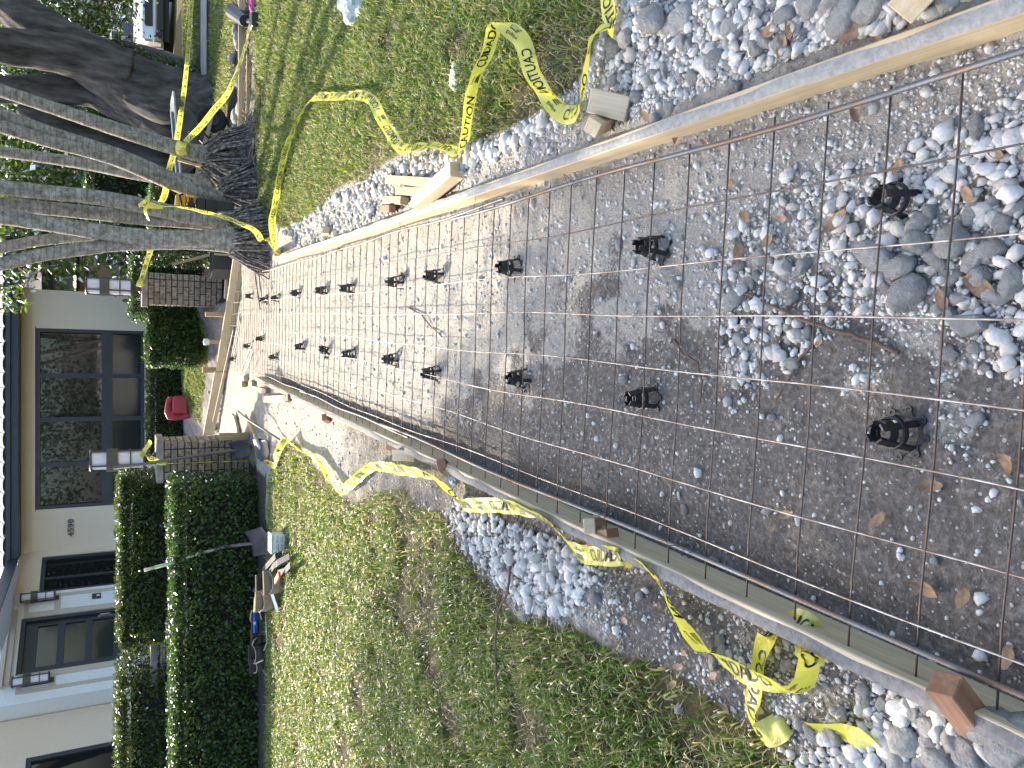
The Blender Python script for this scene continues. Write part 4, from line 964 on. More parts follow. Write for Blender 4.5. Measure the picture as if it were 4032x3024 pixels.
# stakes standing behind the far cross form
def up_stake(xs, ys_b, xs_t, label, w=.05, lean=0.0, m=TREATED, base=None):
    P0 = CF_A + _cn * .06; b = pp(xs, ys_b, P0, _cn); q = pp(xs_t, ys_b, P0, _cn); stake((b.x, b.y, hz(b.x, b.y) - .06), (b.x + lean, b.y, q.z), w, w, m, label, up=(0, 1, 0))
up_stake(905, 1241, 808, 'tall tan stake standing behind the cross form nearest the right gate post', .06)
up_stake(880, 1346, 822, 'tan stake with a white cup on top standing behind the cross form', .05)
up_stake(861, 1457, 797, 'wide tan stake standing behind the cross form in front of the low hedge', .085)
up_stake(843, 1544, 818, 'low stake standing behind the cross form below the fuel can', .05)
up_stake(824, 1690, 808, 'low stake stub behind the cross form next to the left gate post', .05)
cu = pp(818, 1346, CF_A + _cn * .06, _cn); cup = MB().lathe([(0, 0), (.042, 0), (.05, .05), (.045, .075), (0, .085)], 14, (cu.x, cu.y, cu.z - .02)); solo(cup, 'paper_cup', mat('cup_white', (.8, .8, .78)), 'crumpled white cup turned over a stake by the low hedge', 'cup', smooth=True)
# boards at the left post
b0 = S(962, 1719); stake((-.66, 9.98, hz(-.66, 9.98) + .01), (-.66, 9.98, hz(-.66, 9.98) + .36), .04, .09, TREATED, 'tan board standing against the corner of the left gate post')
w_ = [S(920, 1628, .02), S(921, 1712, .02), S(944, 1710, .02), S(941, 1680, .02), S(930, 1640, .02)]
o = MB().prism(w_, (0, 0, .035)).build('wood_wedge', PINE, fix=True); grain(o, w_[0], w_[1]); set_props(o, 'wedge shaped plywood offcut lying before the left gate post', 'offcut', 'wooden stakes and offcuts')
# timber leaning behind right post and dark boards on the ground
stake(Vector((1.98, 12.0, .12)), dp(680, 1042, 12.3), .045, .09, TREATED, 'orange tan timber leaning beside the right gate post', name='timber', cat='timber', up=(0, 1, 0))
DARKB = mat('dark_boards', (.05, .045, .042), (.03, .028, .027), 8, .7)
for i, (a, b, w, l) in enumerate([((860, 1000), (905, 1012), .22, 'black crate like box leaning behind the palm roots near the right gate post'),]):
    p = dp(840, 1010, 11.2); t = thing('tool_box', 'dark open tool box standing between the right gate post and the palm roots', 'tool box', (p.x, p.y, hz(p.x, p.y)))
    Mx = Matrix.Rotation(.35, 3, 'Z'); MB().box((0, 0, .015), (.55, .3, .03), Mx).box(Mx @ Vector((0, -.14, .15)), (.55, .02, .27), Mx).box(Mx @ Vector((0, .14, .15)), (.55, .02, .27), Mx).box(Mx @ Vector((.265, 0, .15)), (.02, .26, .27), Mx).box(Mx @ Vector((-.265, 0, .15)), (.02, .26, .27), Mx).build('body', DARKB, t, world=False)
    MB().bar(Mx @ Vector((-.05, -.16, .05)), Mx @ Vector((-.05, -.16, .26)), .03, .012, (0, 1, 0)).build('latch', PINE, t, world=False)
    MB().tube([Mx @ Vector((.2, 0, .2)), Mx @ Vector((.32, -.05, .5))], .022, 8).build('handle', STEEL, t, world=False)
stake(Vector((1.75, 11.3, .10)), Vector((1.25, 11.55, .10)), .09, .04, PINE_G, 'short board end lying on gravel below the right gate post', name='board', cat='board')
for i, (a, b) in enumerate((((1.95, 11.1), (2.6, 10.7)), ((2.0, 10.7), (2.5, 10.2)))):
    stake(Vector((*a, .1)), Vector((*b, .14)), .14, .03, DARKB, ('upper' if i == 0 else 'lower') + ' dark plank lying in the mulch between palm roots and the right gate post', name='plank', cat='plank')

# ---------------------------------------------------------------- caution tape
def tape_mat():
    m, nt, out = nmat('caution_tape_yellow'); g = N(nt, 'ShaderNodeNewGeometry'); n = noise(nt, g.outputs['Position'], 22, 3)
    d = N(nt, 'ShaderNodeBsdfDiffuse'); t = N(nt, 'ShaderNodeBsdfTranslucent'); p = N(nt, 'ShaderNodeBsdfGlossy'); p.inputs['Roughness'].default_value = .22
    d.inputs[0].default_value = (.74, .69, .10, 1); t.inputs[0].default_value = (.80, .76, .12, 1); b = N(nt, 'ShaderNodeBump'); b.inputs['Strength'].default_value = .5; b.inputs['Distance'].default_value = .01
    nt.links.new(n, b.inputs['Height'])
    for s_ in (d, t, p): nt.links.new(b.outputs[0], s_.inputs['Normal'])
    a = N(nt, 'ShaderNodeMixShader'); a.inputs[0].default_value = .45; nt.links.new(d.outputs[0], a.inputs[1]); nt.links.new(t.outputs[0], a.inputs[2])
    c = N(nt, 'ShaderNodeMixShader'); c.inputs[0].default_value = .09; nt.links.new(a.outputs[0], c.inputs[1]); nt.links.new(p.outputs[0], c.inputs[2]); nt.links.new(c.outputs[0], out.inputs[0]); return m
TAPE = tape_mat(); INK = mat('black_ink', (.012, .012, .012), (.008, .008, .008), 5, .5)
TXT = {w: text_mesh(w, 1, .010) for w in ('CAUTION', 'CUIDADO', 'Empire')}
TW = .066
def flag_shape():
    V = []; Fs = []
    for i in range(3):
        for (x0, x1, y0, y1) in ((0 if i < 2 else 0, 1.0 - .12 * i, i * .28, i * .28 + .16),):
            n = len(V); V += [Vector((x0 + .1 * y0, y0, 0)), Vector((x1 + .1 * y0, y0, 0)), Vector((x1 + .1 * y1, y1, 0)), Vector((x0 + .1 * y1, y1, 0))]; Fs.append((n, n + 1, n + 2, n + 3))
    return V, Fs
def tape(pts, rolls, label, name='caution_tape', width=TW, start=.05, step=.02, wob=.35, seed=1, text=True, group='yellow caution tapes round the work site', flip=False):
    """pts: world points of the tape's centre line; rolls: tilt of its width from level, in degrees, at each point"""
    pts = [Vector(p) for p in pts]; rn = random.Random(seed)
    P = []; Rl = []
    n = len(pts)
    for i in range(n - 1):
        p0, p1, p2, p3 = pts[max(i - 1, 0)], pts[i], pts[i + 1], pts[min(i + 2, n - 1)]
        L = (p2 - p1).length; k = max(2, int(L / step))
        for j in range(k):
            t = j / k
            P.append(.5 * ((2 * p1) + (p2 - p0) * t + (2 * p0 - 5 * p1 + 4 * p2 - p3) * t * t + (3 * p1 - p0 - 3 * p2 + p3) * t ** 3)); Rl.append(rolls[i] + (rolls[i + 1] - rolls[i]) * t)
    P.append(pts[-1]); Rl.append(rolls[-1]); m = len(P)
    s = [0.0]
    for i in range(1, m): s.append(s[-1] + (P[i] - P[i - 1]).length)
    Wd = []; Nn = []
    for i in range(m):
        t = (P[min(i + 1, m - 1)] - P[max(i - 1, 0)]).normalized(); h = Vector((0, 0, 1)).cross(t)
        if h.length < .15: h = Vector((1, 0, 0)) - t * t.x
        h.normalize()
        if i and h.dot(Wd0) < 0: h = -h
        Wd0 = h.copy(); a = R(Rl[i]) + wob * math.sin(s[i] * 6.1 + seed) * .4 + wob * math.sin(s[i] * 2.3 + seed * 2) * .6
        q = Quaternion(t, a); w = q @ h; Wd.append(w); Nn.append(w.cross(t))
    def at(si, u, off):
        j = min(max(int(np.searchsorted(s, si)) - 1, 0), m - 2); f = (si - s[j]) / max(s[j + 1] - s[j], 1e-6)
        c = P[j].lerp(P[j + 1], f); w = Wd[j].lerp(Wd[j + 1], f); nn = Nn[j].lerp(Nn[j + 1], f)
        cup_ = math.sin(si * 9 + seed) * .09 + .05
        return c + w * (u * width) + nn * (off + cup_ * width * (1 - 4 * u * u) + .004 * math.sin(si * 31 + u * 5 + seed))
    V = []; K = 6
    for i in range(m):
        for k in range(K + 1): V.append(at(s[i], k / K - .5, 0))
    Fs = [(i * (K + 1) + k, i * (K + 1) + k + 1, (i + 1) * (K + 1) + k + 1, (i + 1) * (K + 1) + k) for i in range(m - 1) for k in range(K)]
    mb = MB().add(V, Fs); c = sum(P, Vector()) / m
    o = mb.build(name, TAPE, smooth=True); set_props(o, label, 'caution tape', group)
    if text:
        tm_ = MB(); pos = start; w = ['CAUTION', 'Empire', 'CUIDADO', 'Empire']; i = 0
        while pos < s[-1] - .24:
            V, Fs = TXT[w[i % 4]]; x1 = max(v.x for v in V); y1 = max(v.y for v in V); y0 = min(v.y for v in V)
            if w[i % 4] == 'Empire': L, hh, u0 = .055, .24, .05
            else: L, hh, u0 = .235, .60, -.30
            for off in (.0012, -.0012):
                VV = []
                for v in V:
                    u = u0 + (v.y - y0) / (y1 - y0) * hh; si = pos + v.x / x1 * L
                    if flip: u = -u; si = 2 * pos + L - si
                    VV.append(at(si, u, off))
                tm_.add(VV, Fs)
                if w[i % 4] == 'Empire':
                    Vf, Ff = flag_shape(); tm_.add([at(pos + (x_.x * .05 if not flip else .055 - x_.x * .05), (-.34 + x_.y * .38) * (-1 if flip else 1), off) for x_ in Vf], Ff)
            pos += L + .055; i += 1
        tm_.build('lettering', INK, o, world=False, kind='stuff')
    return o
def tg(x, y, h=.07): return on_ground(x, y, h)
# right lawn: from the near edge, looping over the gravel and grass to the stake at the end of the form
ptsR = [(2373, -120, .06), (2385, 0, .06), (2412, 95, .05), (2400, 112, .07), (2345, 125, .08), (2318, 190, .07), (2306, 270, .06), (2299, 350, .05), (2290, 415, .04), (2262, 448, .03), (2229, 452, .03), (2199, 434, .03), (2145, 368, .05), (2096, 289, .06), (2060, 170, .08), (2010, 118, .10), (1968, 96, .12), (1949, 108, .13),
        (1922, 199, .12), (1862, 337, .10), (1844, 452, .09), (1829, 542, .08), (1820, 590, .06), (1795, 600, .05), (1723, 573, .06), (1640, 580, .06), (1582, 584, .06), (1542, 530, .07), (1500, 464, .08), (1465, 396, .09), (1410, 374, .10), (1331, 380, .10), (1245, 382, .10), (1208, 412, .09), (1169, 482, .08), (1130, 573, .08), (1102, 693, .08), (1084, 802, .08), (1072, 868, .09), (1076, 930, .12), (1088, 992, .16)]
rl = [10, 10, 20, 70, 60, 55, 60, 65, 50, 20, 10, 40, 70, 60, 40, 30, 60, 80, 70, 60, 55, 45, 20, 40, 60, 50, 30, 60, 70, 55, 20, 10, 15, 40, 60, 70, 75, 75, 70, 60, 40]
tape([tg(*p) for p in ptsR], rl, 'slack yellow caution tape looping over the right lawn to the far form stake', seed=2, flip=True)
# from the stake up to the knot on the palm
k0 = Vector(tg(1088, 992, .16)); 
ptsP = [(1090, 990, 7.95), (1062, 945, 7.93), (1030, 945, 7.95), (998, 905, 8.0), (898, 861, 8.12), (819, 839, 8.2), (739, 821, 8.26), (640, 811, 8.32), (585, 800, 8.36)]
tape([dp(x, y, Y) for x, y, Y in ptsP], [60, 70, 80, 85, 85, 88, 90, 90, 85], 'yellow caution tape stretched from the form stake up to the knot on the palm stems', seed=5, wob=.15, flip=True)
# knot round the stems
kn = [dp(578 + 6 * math.sin(i * 1.1), 775 + i * 13, 8.34 - .05 * math.sin(i * .55)) for i in range(8)]
tape(kn, [90] * 8, 'bunched yellow tape knotted round the left palm stems', seed=7, wob=1.2, text=False)
tape([dp(x, y, 8.33) for x, y in ((575, 790), (560, 800), (555, 812), (600, 812), (640, 818))], [90, 120, 90, 60, 90], 'loose tail of the tape knot on the left palm stems', seed=8, wob=1.0, width=.05, text=False)
# long taut tape off to the right
ptsC = [(590, 800, 8.45), (642, 785, 8.9), (668, 660, 9.7), (684, 608, 10.0), (697, 549, 10.4), (728, 330, 12.2), (745, 139, 13.9), (755, 0, 15.0), (760, -120, 16)]
tape([dp(x, y, Y) for x, y, Y in ptsC], [90] * 9, 'long taut yellow caution tape running right from the palms past the big tree', seed=3, wob=.06, step=.08)
# tape down to the right strip, with its turn round the stem
ptsD = [(731, 560, 9.42), (735, 553, 9.4), (765, 525, 9.42), (799, 489, 9.42), (839, 437, 9.42), (888, 380, 9.42), (920, 318, 9.4), (958, 209, 9.3), (974, 149, 9.22), (988, 70, 9.15), (996, -30, 9.1)]
tape([dp(x, y, Y) for x, y, Y in ptsD], [60, 75, 90, 90, 90, 80, 60, 30, 20, 20, 20], 'yellow caution tape slanting down from the rightmost palm stem to the dirt strip', seed=4, wob=.2, step=.05)
ptsW = [dp(718, 560, 9.42), dp(712, 575, 9.36), dp(712, 592, 9.35), dp(716, 608, 9.42)]
tape(ptsW, [90, 90, 90, 90], 'turn of yellow tape wrapped round the rightmost palm stem', seed=6, wob=.05, width=.11, start=.03)
# behind right post
ptsE = [(551, 1120, 12.05), (560, 1093, 11.9), (572, 1050, 11.5), (585, 1010, 10.9), (592, 985, 10.3), (600, 950, 9.2)]
tape([dp(x, y, Y) for x, y, Y in ptsE], [80, 70, 90, 90, 90, 90], 'yellow caution tape from the right post lamp to the palm stems', seed=9, wob=.15, step=.05)
tape([dp(x, y, 11.95) for x, y in ((552, 1130), (556, 1112), (566, 1105), (572, 1098))], [80, 60, 100, 90], 'tape knot bunched on the neck of the right post lamp', seed=10, wob=1.0, text=False, width=.11)
# left tape from the post lamp down the post and along the lawn edge to the near loop
ptsL = [(560, 1783, 0, 10.12), (578, 1797, 0, 9.93), (610, 1812, 0, 9.92), (654, 1825, 0, 9.9), (794, 1821, 0, 9.86), (924, 1817, 0, 9.8), (1002, 1812, 0, 9.5)]
L1 = [dp(x, y, Y) for x, y, _, Y in ptsL] + [tg(*p) for p in [(1054, 1822, .05), (1080, 1832, .05), (1090, 1788, .07), (1108, 1752, .09), (1124, 1727, .09), (1134, 1738, .07), (1160, 1760, .06), (1199, 1784, .06), (1241, 1802, .06), (1271, 1838, .06), (1295, 1892, .07), (1338, 1930, .07), (1374, 1910, .07), (1416, 1874, .07),
     (1458, 1842, .07), (1512, 1838, .08), (1573, 1850, .09), (1633, 1859, .09), (1693, 1874, .09), (1741, 1910, .08), (1784, 1955, .06), (1816, 1987, .06), (1874, 1990, .06), (1940, 1989, .06), (2000, 1995, .07), (2049, 2008, .07), (2099, 2024, .08), (2160, 2056, .08), (2210, 2105, .08), (2247, 2148, .07),
     (2285, 2179, .06), (2333, 2186, .07), (2432, 2191, .08), (2505, 2200, .08), (2543, 2228, .07), (2593, 2290, .06), (2630, 2358, .06), (2673, 2432, .06), (2722, 2510, .05), (2772, 2566, .04), (2821, 2597, .05), (2890, 2640, .06), (2960, 2665, .07), (3040, 2700, .06), (3110, 2722, .05), (3158, 2690, .06), (3183, 2610, .08), (3191, 2530, .10), (3176, 2468, .125), (3125, 2445, .125), (3062, 2470, .10), (3020, 2510, .04), (2998, 2560, .035), (2980, 2640, .03), (2963, 2741, .03), (2955, 2800, .03), (2975, 2872, .03), (3005, 2893, .03), (3045, 2878, .02), (3085, 2850, .01), (3100, 2830, -.02)]]
rL = [90, 60, 90, 90, 90, 90, 70, 30, 10, 50, 70, 80, 40, 30, 50, 40, 60, 50, 20, 40, 55, 40, 15, 10, 15, 35, 55, 60, 40, 15, 15, 20, 40, 60, 60, 45, 40, 30, 10, 20, 60, 45, 30, 35, 45, 70, 65, 35, 20, 25, 30, 60, 75, 80, 70, 55, 30, 20, 10, 10, 10, 15, 30, 40, 20, 10, 0]
tape(L1, (rL + [10] * 40)[:len(L1)], 'long yellow caution tape from the left post lamp along the left lawn', seed=11, wob=.3)
tape([dp(x, y, 10.1) for x, y in ((562, 1775), (560, 1790), (556, 1800), (572, 1770), (590, 1745), (583, 1738))], [90, 60, 100, 80, 90, 60], 'tape tie round the neck of the left post lamp', seed=12, wob=.8, width=.05, text=False)
sc_ = [S(3188, 2888, .02), S(3300, 2853, .03), S(3405, 2908, .03), S(3448, 2968, .015), S(3282, 2932, .02)]
tape([S(3190, 2885, .02), S(3290, 2885, .035), (S(3370, 2915, .03)), S(3445, 2965, .012)], [15, 25, -10, 5], 'torn scrap of yellow caution tape lying alone on the dirt near the left corner', seed=13, wob=.4, start=.02)
# ================================================================= HEDGES, PALMS, TREES
HEDGE_A = leafmat('hedge_leaf_round', [(.022, .055, .012), (.04, .09, .016), (.06, .12, .02), (.03, .07, .014), (.085, .14, .028)], .42, .09, .32)
HEDGE_B = leafmat('hedge_leaf_narrow', [(.022, .05, .012), (.035, .075, .014), (.055, .10, .018), (.075, .115, .022), (.10, .08, .03)], .42, .07, .36)
TREE_L = leafmat('tree_leaf', [(.03, .065, .012), (.05, .10, .016), (.075, .13, .022), (.105, .16, .03), (.04, .08, .016)], .5, .10, .3)
BRIGHT_L = leafmat('young_leaf', [(.08, .15, .025), (.11, .18, .03), (.06, .12, .022), (.14, .2, .04)], .45, .09, .3)
INNER_SHADE = mat('hedge_inner_shade', (.014, .017, .008), (.006, .008, .004), 14, .95)  # near-black colour standing in for the shade between the leaves
BARK = mat('grey_bark', (.13, .115, .10), (.028, .025, .022), 7, .95, bump=.8, bscale=16, bdist=.03, stretch=(1, 1, .22), c3=(.07, .062, .055))
def leaves(name, C, size, mat_, parent=None, nrm=None, nw=.5, aspect=.5, fold=.25, kind='stuff', world=True):
    C = np.asarray(C, float); n = len(C)
    d = rng.normal(0, 1, (n, 3)); d /= np.linalg.norm(d, axis=1)[:, None]
    u = rng.normal(0, 1, (n, 3))
    if nrm is not None: u = u * (1 - nw) + np.asarray(nrm) * nw * 2
    u = u - d * (u * d).sum(1)[:, None]; u /= np.linalg.norm(u, axis=1)[:, None] + 1e-9
    s = np.cross(d, u); L = (size * rng.uniform(.6, 1.3, n))[:, None]; w = L * aspect * .5
    a = C - d * L * .5; b = C + d * L * .5; m = C - d * L * .05 - u * w * fold * 0; l = m - s * w + u * w * fold; r = m + s * w + u * w * fold
    V = np.stack([a, l, b, r], 1).reshape(-1, 3)
    if parent is not None and world: V = V - np.array(rootloc(parent))
    k = np.arange(n)[:, None] * 4; Fa = np.concatenate([k + [0, 2, 1], k + [0, 3, 2]], 1).reshape(-1, 3)
    o = link(name, fast_mesh(name, V, Fa, mat_), parent)
    if kind: o['kind'] = kind
    return o
def hedge(name, label, x0, x1, y0, y1, z1, leaf, n, size, z0=None, aspect=.5, rot=0, fuzz=.06):
    cx, cy = (x0 + x1) / 2, (y0 + y1) / 2; z0 = hz(cx, cy) if z0 is None else z0
    h = thing(name, label, 'hedge', (cx, cy, z0), rot); w, dpt, H = x1 - x0, y1 - y0, z1 - z0
    MB().box((0, 0, (H - .13) / 2), (w - .26, dpt - .26, H - .13)).build('shade_core', INNER_SHADE, h, world=False)  # solid filler box, coloured dark to read as the hedge's shaded interior
    st = MB()
    for i in range(int(w / .22) + 2): 
        x = random.uniform(-w / 2 + .1, w / 2 - .1); st.tube([(x, -dpt / 2 + .16, -.05), (x + random.uniform(-.06, .06), -dpt / 2 + .10, .18), (x + random.uniform(-.1, .1), -dpt / 2 + .07, .4)], .008, 4)
    st.build('stems', BARK, h, world=False, kind='stuff')
    ar = {'f': w * H, 't': w * dpt * 1.5, 'l': dpt * H, 'r': dpt * H}; tot = sum(ar.values()); Cs = []; Ns = []
    for k, a_ in ar.items():
        m = int(n * a_ / tot); u = rng.uniform(-.5, .5, m); v = rng.uniform(0, 1, m)
        if k == 'f': c = np.stack([u * w, np.full(m, -dpt / 2), v * H], 1); nn = (0, -1, .15)
        elif k == 't': c = np.stack([u * w, (v - .5) * dpt, np.full(m, H)], 1); nn = (0, 0, 1)
        elif k == 'l': c = np.stack([np.full(m, -w / 2), u * dpt, v * H], 1); nn = (-1, 0, .1)
        else: c = np.stack([np.full(m, w / 2), u * dpt, v * H], 1); nn = (1, 0, .1)
        dd = np.minimum(rng.exponential(fuzz * .7, m), .14) - fuzz * .45
        bump_ = (fbm(c[:, 0] + c[:, 1] * 2, c[:, 2] * 1.5 + c[:, 1], 4, 3, hash(name + k) % 97) - .5) * .14
        c = c - np.array(nn) * (dd - bump_)[:, None] + rng.normal(0, .012, (m, 3)); Cs.append(c); Ns.append(np.tile(nn, (m, 1)))
    m = int(n * .12); Cs.append(np.stack([rng.uniform(-w / 2, w / 2, m), -dpt / 2 + rng.normal(.03, .035, m), H + rng.normal(-.03, .03, m)], 1)); Ns.append(np.tile((0, -.6, .8), (m, 1)))
    C = np.concatenate(Cs); Nn = np.concatenate(Ns)
    # rounded edges and thin patches
    g = fbm(C[:, 0] * 1 + 9, C[:, 2] + C[:, 1], 5, 3, 13); keep = rng.uniform(0, 1, len(C)) < sstep(.22, .42, g) * .85 + .25
    C, Nn = C[keep], Nn[keep]
    leaves('foliage', C, size, leaf, h, Nn, .45, aspect, world=False)
    return h
zt1 = dp(690, 2300, 8.95).z
hedge('hedge', 'low clipped round leaved hedge in front, with tools and tool belts lying along its foot', -6.4, -1.10, 8.95, 9.75, zt1, HEDGE_A, 34000, .046, aspect=.62)
hedge('hedge', 'taller clipped hedge behind the front one, from the left gate post to the garden wall', dp(478, 2535, 10.6).x, -1.15, 10.35, 11.3, dp(478, 2200, 10.5).z, HEDGE_B, 26000, .06, aspect=.34)
hedge('hedge', 'taller clipped back hedge at the left edge, beyond the garden wall gap', -6.5, dp(478, 2650, 10.6).x, 10.45, 11.3, dp(470, 2800, 10.55).z, HEDGE_B, 20000, .06, aspect=.34)
hx0, hx1 = dp(670, 1722, 15.5).x, dp(670, 1425, 15.5).x
hedge('hedge', 'dark low hedge behind the red fuel can below the big window', hx0 - .3, hx1 + .6, 15.4, 16.0, dp(588, 1560, 15.4).z, HEDGE_B, 14000, .055, aspect=.4)
hedge('hedge', 'square clipped hedge block left of the right gate post behind the tan stakes', dp(700, 1433, 12.7).x, dp(700, 1215, 12.7).x, 12.65, 13.5, dp(590, 1330, 12.65).z, HEDGE_A, 15000, .05, aspect=.5)
hedge('hedge', 'leafy hedge end standing just behind the right gate post and its lamp', 1.05, 1.95, 12.75, 13.4, dp(520, 1130, 12.8).z, HEDGE_A, 6000, .05, aspect=.5)
hedge('hedge', 'sunlit hedge corner glimpsed between the right gate post and the palms', 2.05, 3.3, 13.2, 14.0, 1.0, HEDGE_A, 7000, .055, aspect=.5)
hedge('hedge', 'wide dark hedge behind the wheelbarrow and the palm stems', 3.1, 6.2, 15.6, 16.6, 2.0, HEDGE_A, 9000, .075, aspect=.5)
# strappy plants below the window
for x, y, lab in ((590, 1290, 'right one of two'), (570, 1440, 'left one of two')):
    p = dp(x + 40, y, 17.2); t = thing('strappy_plant', 'spiky dark leaved plant against the house wall under the window, ' + lab, 'plant', (p.x, p.y, p.z - .5), 0, 'spiky plants under the window')
    for k in range(9):
        a = random.uniform(0, 6.28); r = random.uniform(.1, .35); z = random.uniform(.5, .85)
        MB().bar((0, 0, 0), (r * math.cos(a), r * .6 * math.sin(a), z), .035, .006, (math.cos(a), math.sin(a), 0), .2).build('leaf', HEDGE_B, t, world=False)

# ---- palms
def palm_bark():
    m, nt, out = nmat('palm_stem_grey'); g = N(nt, 'ShaderNodeNewGeometry'); sp = N(nt, 'ShaderNodeSeparateXYZ'); nt.links.new(g.outputs['Position'], sp.inputs[0])
    n1 = noise(nt, g.outputs['Position'], 14, 6, .7); n2 = noise(nt, g.outputs['Position'], 45, 5, .7)
    col = ramp(nt, n1, [(.33, (.15, .135, .115)), (.5, (.29, .27, .235)), (.68, (.46, .44, .40))])
    col = mixc(nt, ramp(nt, n2, [(.5, (0, 0, 0)), (.68, (.75, .75, .75))]), col, (.10, .092, .078))
    zz = math_(nt, 'ADD', math_(nt, 'MULTIPLY', sp.outputs[2], 18.0), math_(nt, 'MULTIPLY', n1, 1.2)); ring = math_(nt, 'PINGPONG', zz, .5); rr = ramp(nt, ring, [(0, (.55, .55, .55)), (.14, (1, 1, 1)), (1, (1, 1, 1))])
    col = mixc(nt, .8, col, rr, 'MULTIPLY')
    hgt = math_(nt, 'ADD', n2, rr); pbsdf(nt, out, col, .9, 0, hgt, .5, .012, .2); return m
PBARK = palm_bark(); PROOT = mat('palm_root', (.40, .35, .30), (.05, .042, .035), 26, .95, bump=.5, c3=(.15, .125, .105)); FROND = leafmat('palm_frond', [(.03, .07, .015), (.05, .1, .02), (.04, .085, .02)], .35, .1, .3)
def stem_pts(px, Y0, Y1, ext=2.6):
    P = [dp(x, y, Y0 + (Y1 - Y0) * i / (len(px) - 1)) for i, (x, y) in enumerate(px)]
    P = P[::-1] if P[0].z > P[-1].z else P
    d = (P[-1] - P[-2]).normalized(); P.append(P[-1] + d * ext * .5 + Vector((0, 0, .1))); P.append(P[-1] + (d + Vector((0, 0, .25))).normalized() * ext * .5)
    Q = []
    for i in range(len(P) - 1):
        p0, p1, p2, p3 = P[max(i - 1, 0)], P[i], P[i + 1], P[min(i + 2, len(P) - 1)]
        for k in range(6):
            t = k / 6; Q.append(.5 * ((2 * p1) + (p2 - p0) * t + (2 * p0 - 5 * p1 + 4 * p2 - p3) * t * t + (3 * p1 - p0 - 3 * p2 + p3) * t ** 3))
    Q.append(P[-1]); return Q
def palm_clump(label, base, stems, roots):
    t = thing('palm_clump', label, 'palm', base)
    for px, Y0, Y1, w0, w1 in stems:
        Q = stem_pts(px, Y0, Y1); n = len(Q); zc0 = CP * Y0 + SP * .6
        r0 = w0 * zc0 / F / 2; r1 = w1 * zc0 / F / 2 * .92
        rad = [(r0 + (r1 - r0) * min(1, i / (n * .6))) * (1 + .35 * math.exp(-i * .55)) * (1 + .02 * math.sin(i * 2.1)) for i in range(n)]
        s_ = MB().tube(Q, rad, 14).build('trunk', PBARK, t, smooth=True)
        top = Q[-1]; C = []
        for k in range(11):                       # fronds, above the picture
            a = k * .57 + random.random() * .3; L = 1.7; dirn = Vector((math.cos(a), math.sin(a), 0)); pts = [top + dirn * (L * u) + Vector((0, 0, .75 * u - 1.25 * u * u)) for u in np.linspace(.05, 1, 9)]
            sd_ = dirn.cross(Vector((0, 0, 1)))
            for i in range(1, 9):
                for sgn in (-1, 1):
                    for e in np.linspace(.05, .42 * math.sin(i / 9 * 2.6 + .3), 5): C.append(tuple(pts[i] + sd_ * sgn * e + dirn * e * .4 - Vector((0, 0, e * .5))))
        leaves('fronds', np.array(C), .34, FROND, t, None, 0, .16)
    # fibrous root skirt
    rm = MB()
    for c, rtop, rbot, h, n in roots:
        c = Vector(c)
        for k in range(n):
            a = random.uniform(0, 6.28); r1 = rtop * random.uniform(.6, 1.05); r2 = rbot * random.uniform(.75, 1.15); d = Vector((math.cos(a), math.sin(a), 0)); w = Vector((-d.y, d.x, 0)) * random.gauss(0, .11); hh = h * random.uniform(.75, 1.05)
            p2 = c + d * r2 + w; p2.z = hz(p2.x, p2.y) - .02
            rm.tube([c + d * r1 + Vector((0, 0, hh)), c + d * (r1 * .45 + r2 * .55) + w * .5 + Vector((0, 0, hh * .5)), p2], [random.uniform(.008, .013), .011, .007], 5, False)
        rm.lathe([(rbot * .8, -.1), (rtop * 1.0, h * .62), (rtop * .8, h)], 14, c)
    rm.build('root_mass', PROOT, t, smooth=True, kind='stuff')
    return t
def P2(pts): return pts
T1 = [(868, 622), (790, 605), (723, 591), (542, 536), (362, 476), (181, 416), (0, 356)]
T2a = [(880, 800), (832, 770), (663, 700), (482, 620), (362, 578), (181, 519), (0, 452)]
T2b = [(885, 812), (835, 782), (663, 716), (482, 638), (362, 600), (181, 553), (0, 497)]
T3 = [(835, 717), (663, 702), (542, 687), (362, 651), (181, 621), (0, 597)]
T4 = [(905, 885), (810, 868), (723, 848), (542, 806), (362, 775), (181, 757), (0, 738)]
T5 = [(905, 900), (810, 880), (723, 872), (542, 858), (362, 838), (181, 820), (0, 803)]
T6 = [(915, 940), (820, 940), (723, 940), (542, 932), (362, 908), (181, 880), (0, 852)]
T7 = [(760, 940), (600, 932), (422, 922), (241, 938), (121, 952), (0, 976)]
T8 = [(905, 962), (800, 958), (700, 955), (473, 962), (334, 979), (167, 1003), (0, 1040)]
T9 = [(880, 905), (723, 893), (542, 890)]
b1 = dp(905, 640, 9.65); b2 = dp(925, 780, 9.25)
palm_clump('clump of leaning grey palm stems on a dark root mound, right of the walk', (2.5, 9.4, hz(2.5, 9.4)),
           [(T1, 9.65, 9.3, 74, 50), (T2a, 9.3, 8.7, 66, 52), (T2b, 9.28, 8.62, 60, 48), (T3, 9.75, 10.2, 50, 46)],
           [((b1.x, 9.68, hz(b1.x, 9.68)), .17, .46, .34, 170), ((b2.x, 9.35, hz(b2.x, 9.35)), .2, .46, .32, 170)])
b3 = dp(930, 905, 8.65); b4 = dp(935, 955, 8.5)
palm_clump('clump of upright mottled palm stems at the far end of the right form board', (1.55, 8.6, hz(1.55, 8.6)),
           [(T4, 8.7, 8.5, 66, 58), (T5, 8.85, 8.75, 56, 54), (T6, 8.5, 8.3, 76, 60), (T7, 8.85, 9.0, 40, 44), (T8, 8.55, 8.35, 60, 50)],
           [((b3.x, 8.68, hz(b3.x, 8.68)), .17, .32, .30, 110), ((b4.x, 8.52, hz(b4.x, 8.52)), .15, .30, .30, 120)])
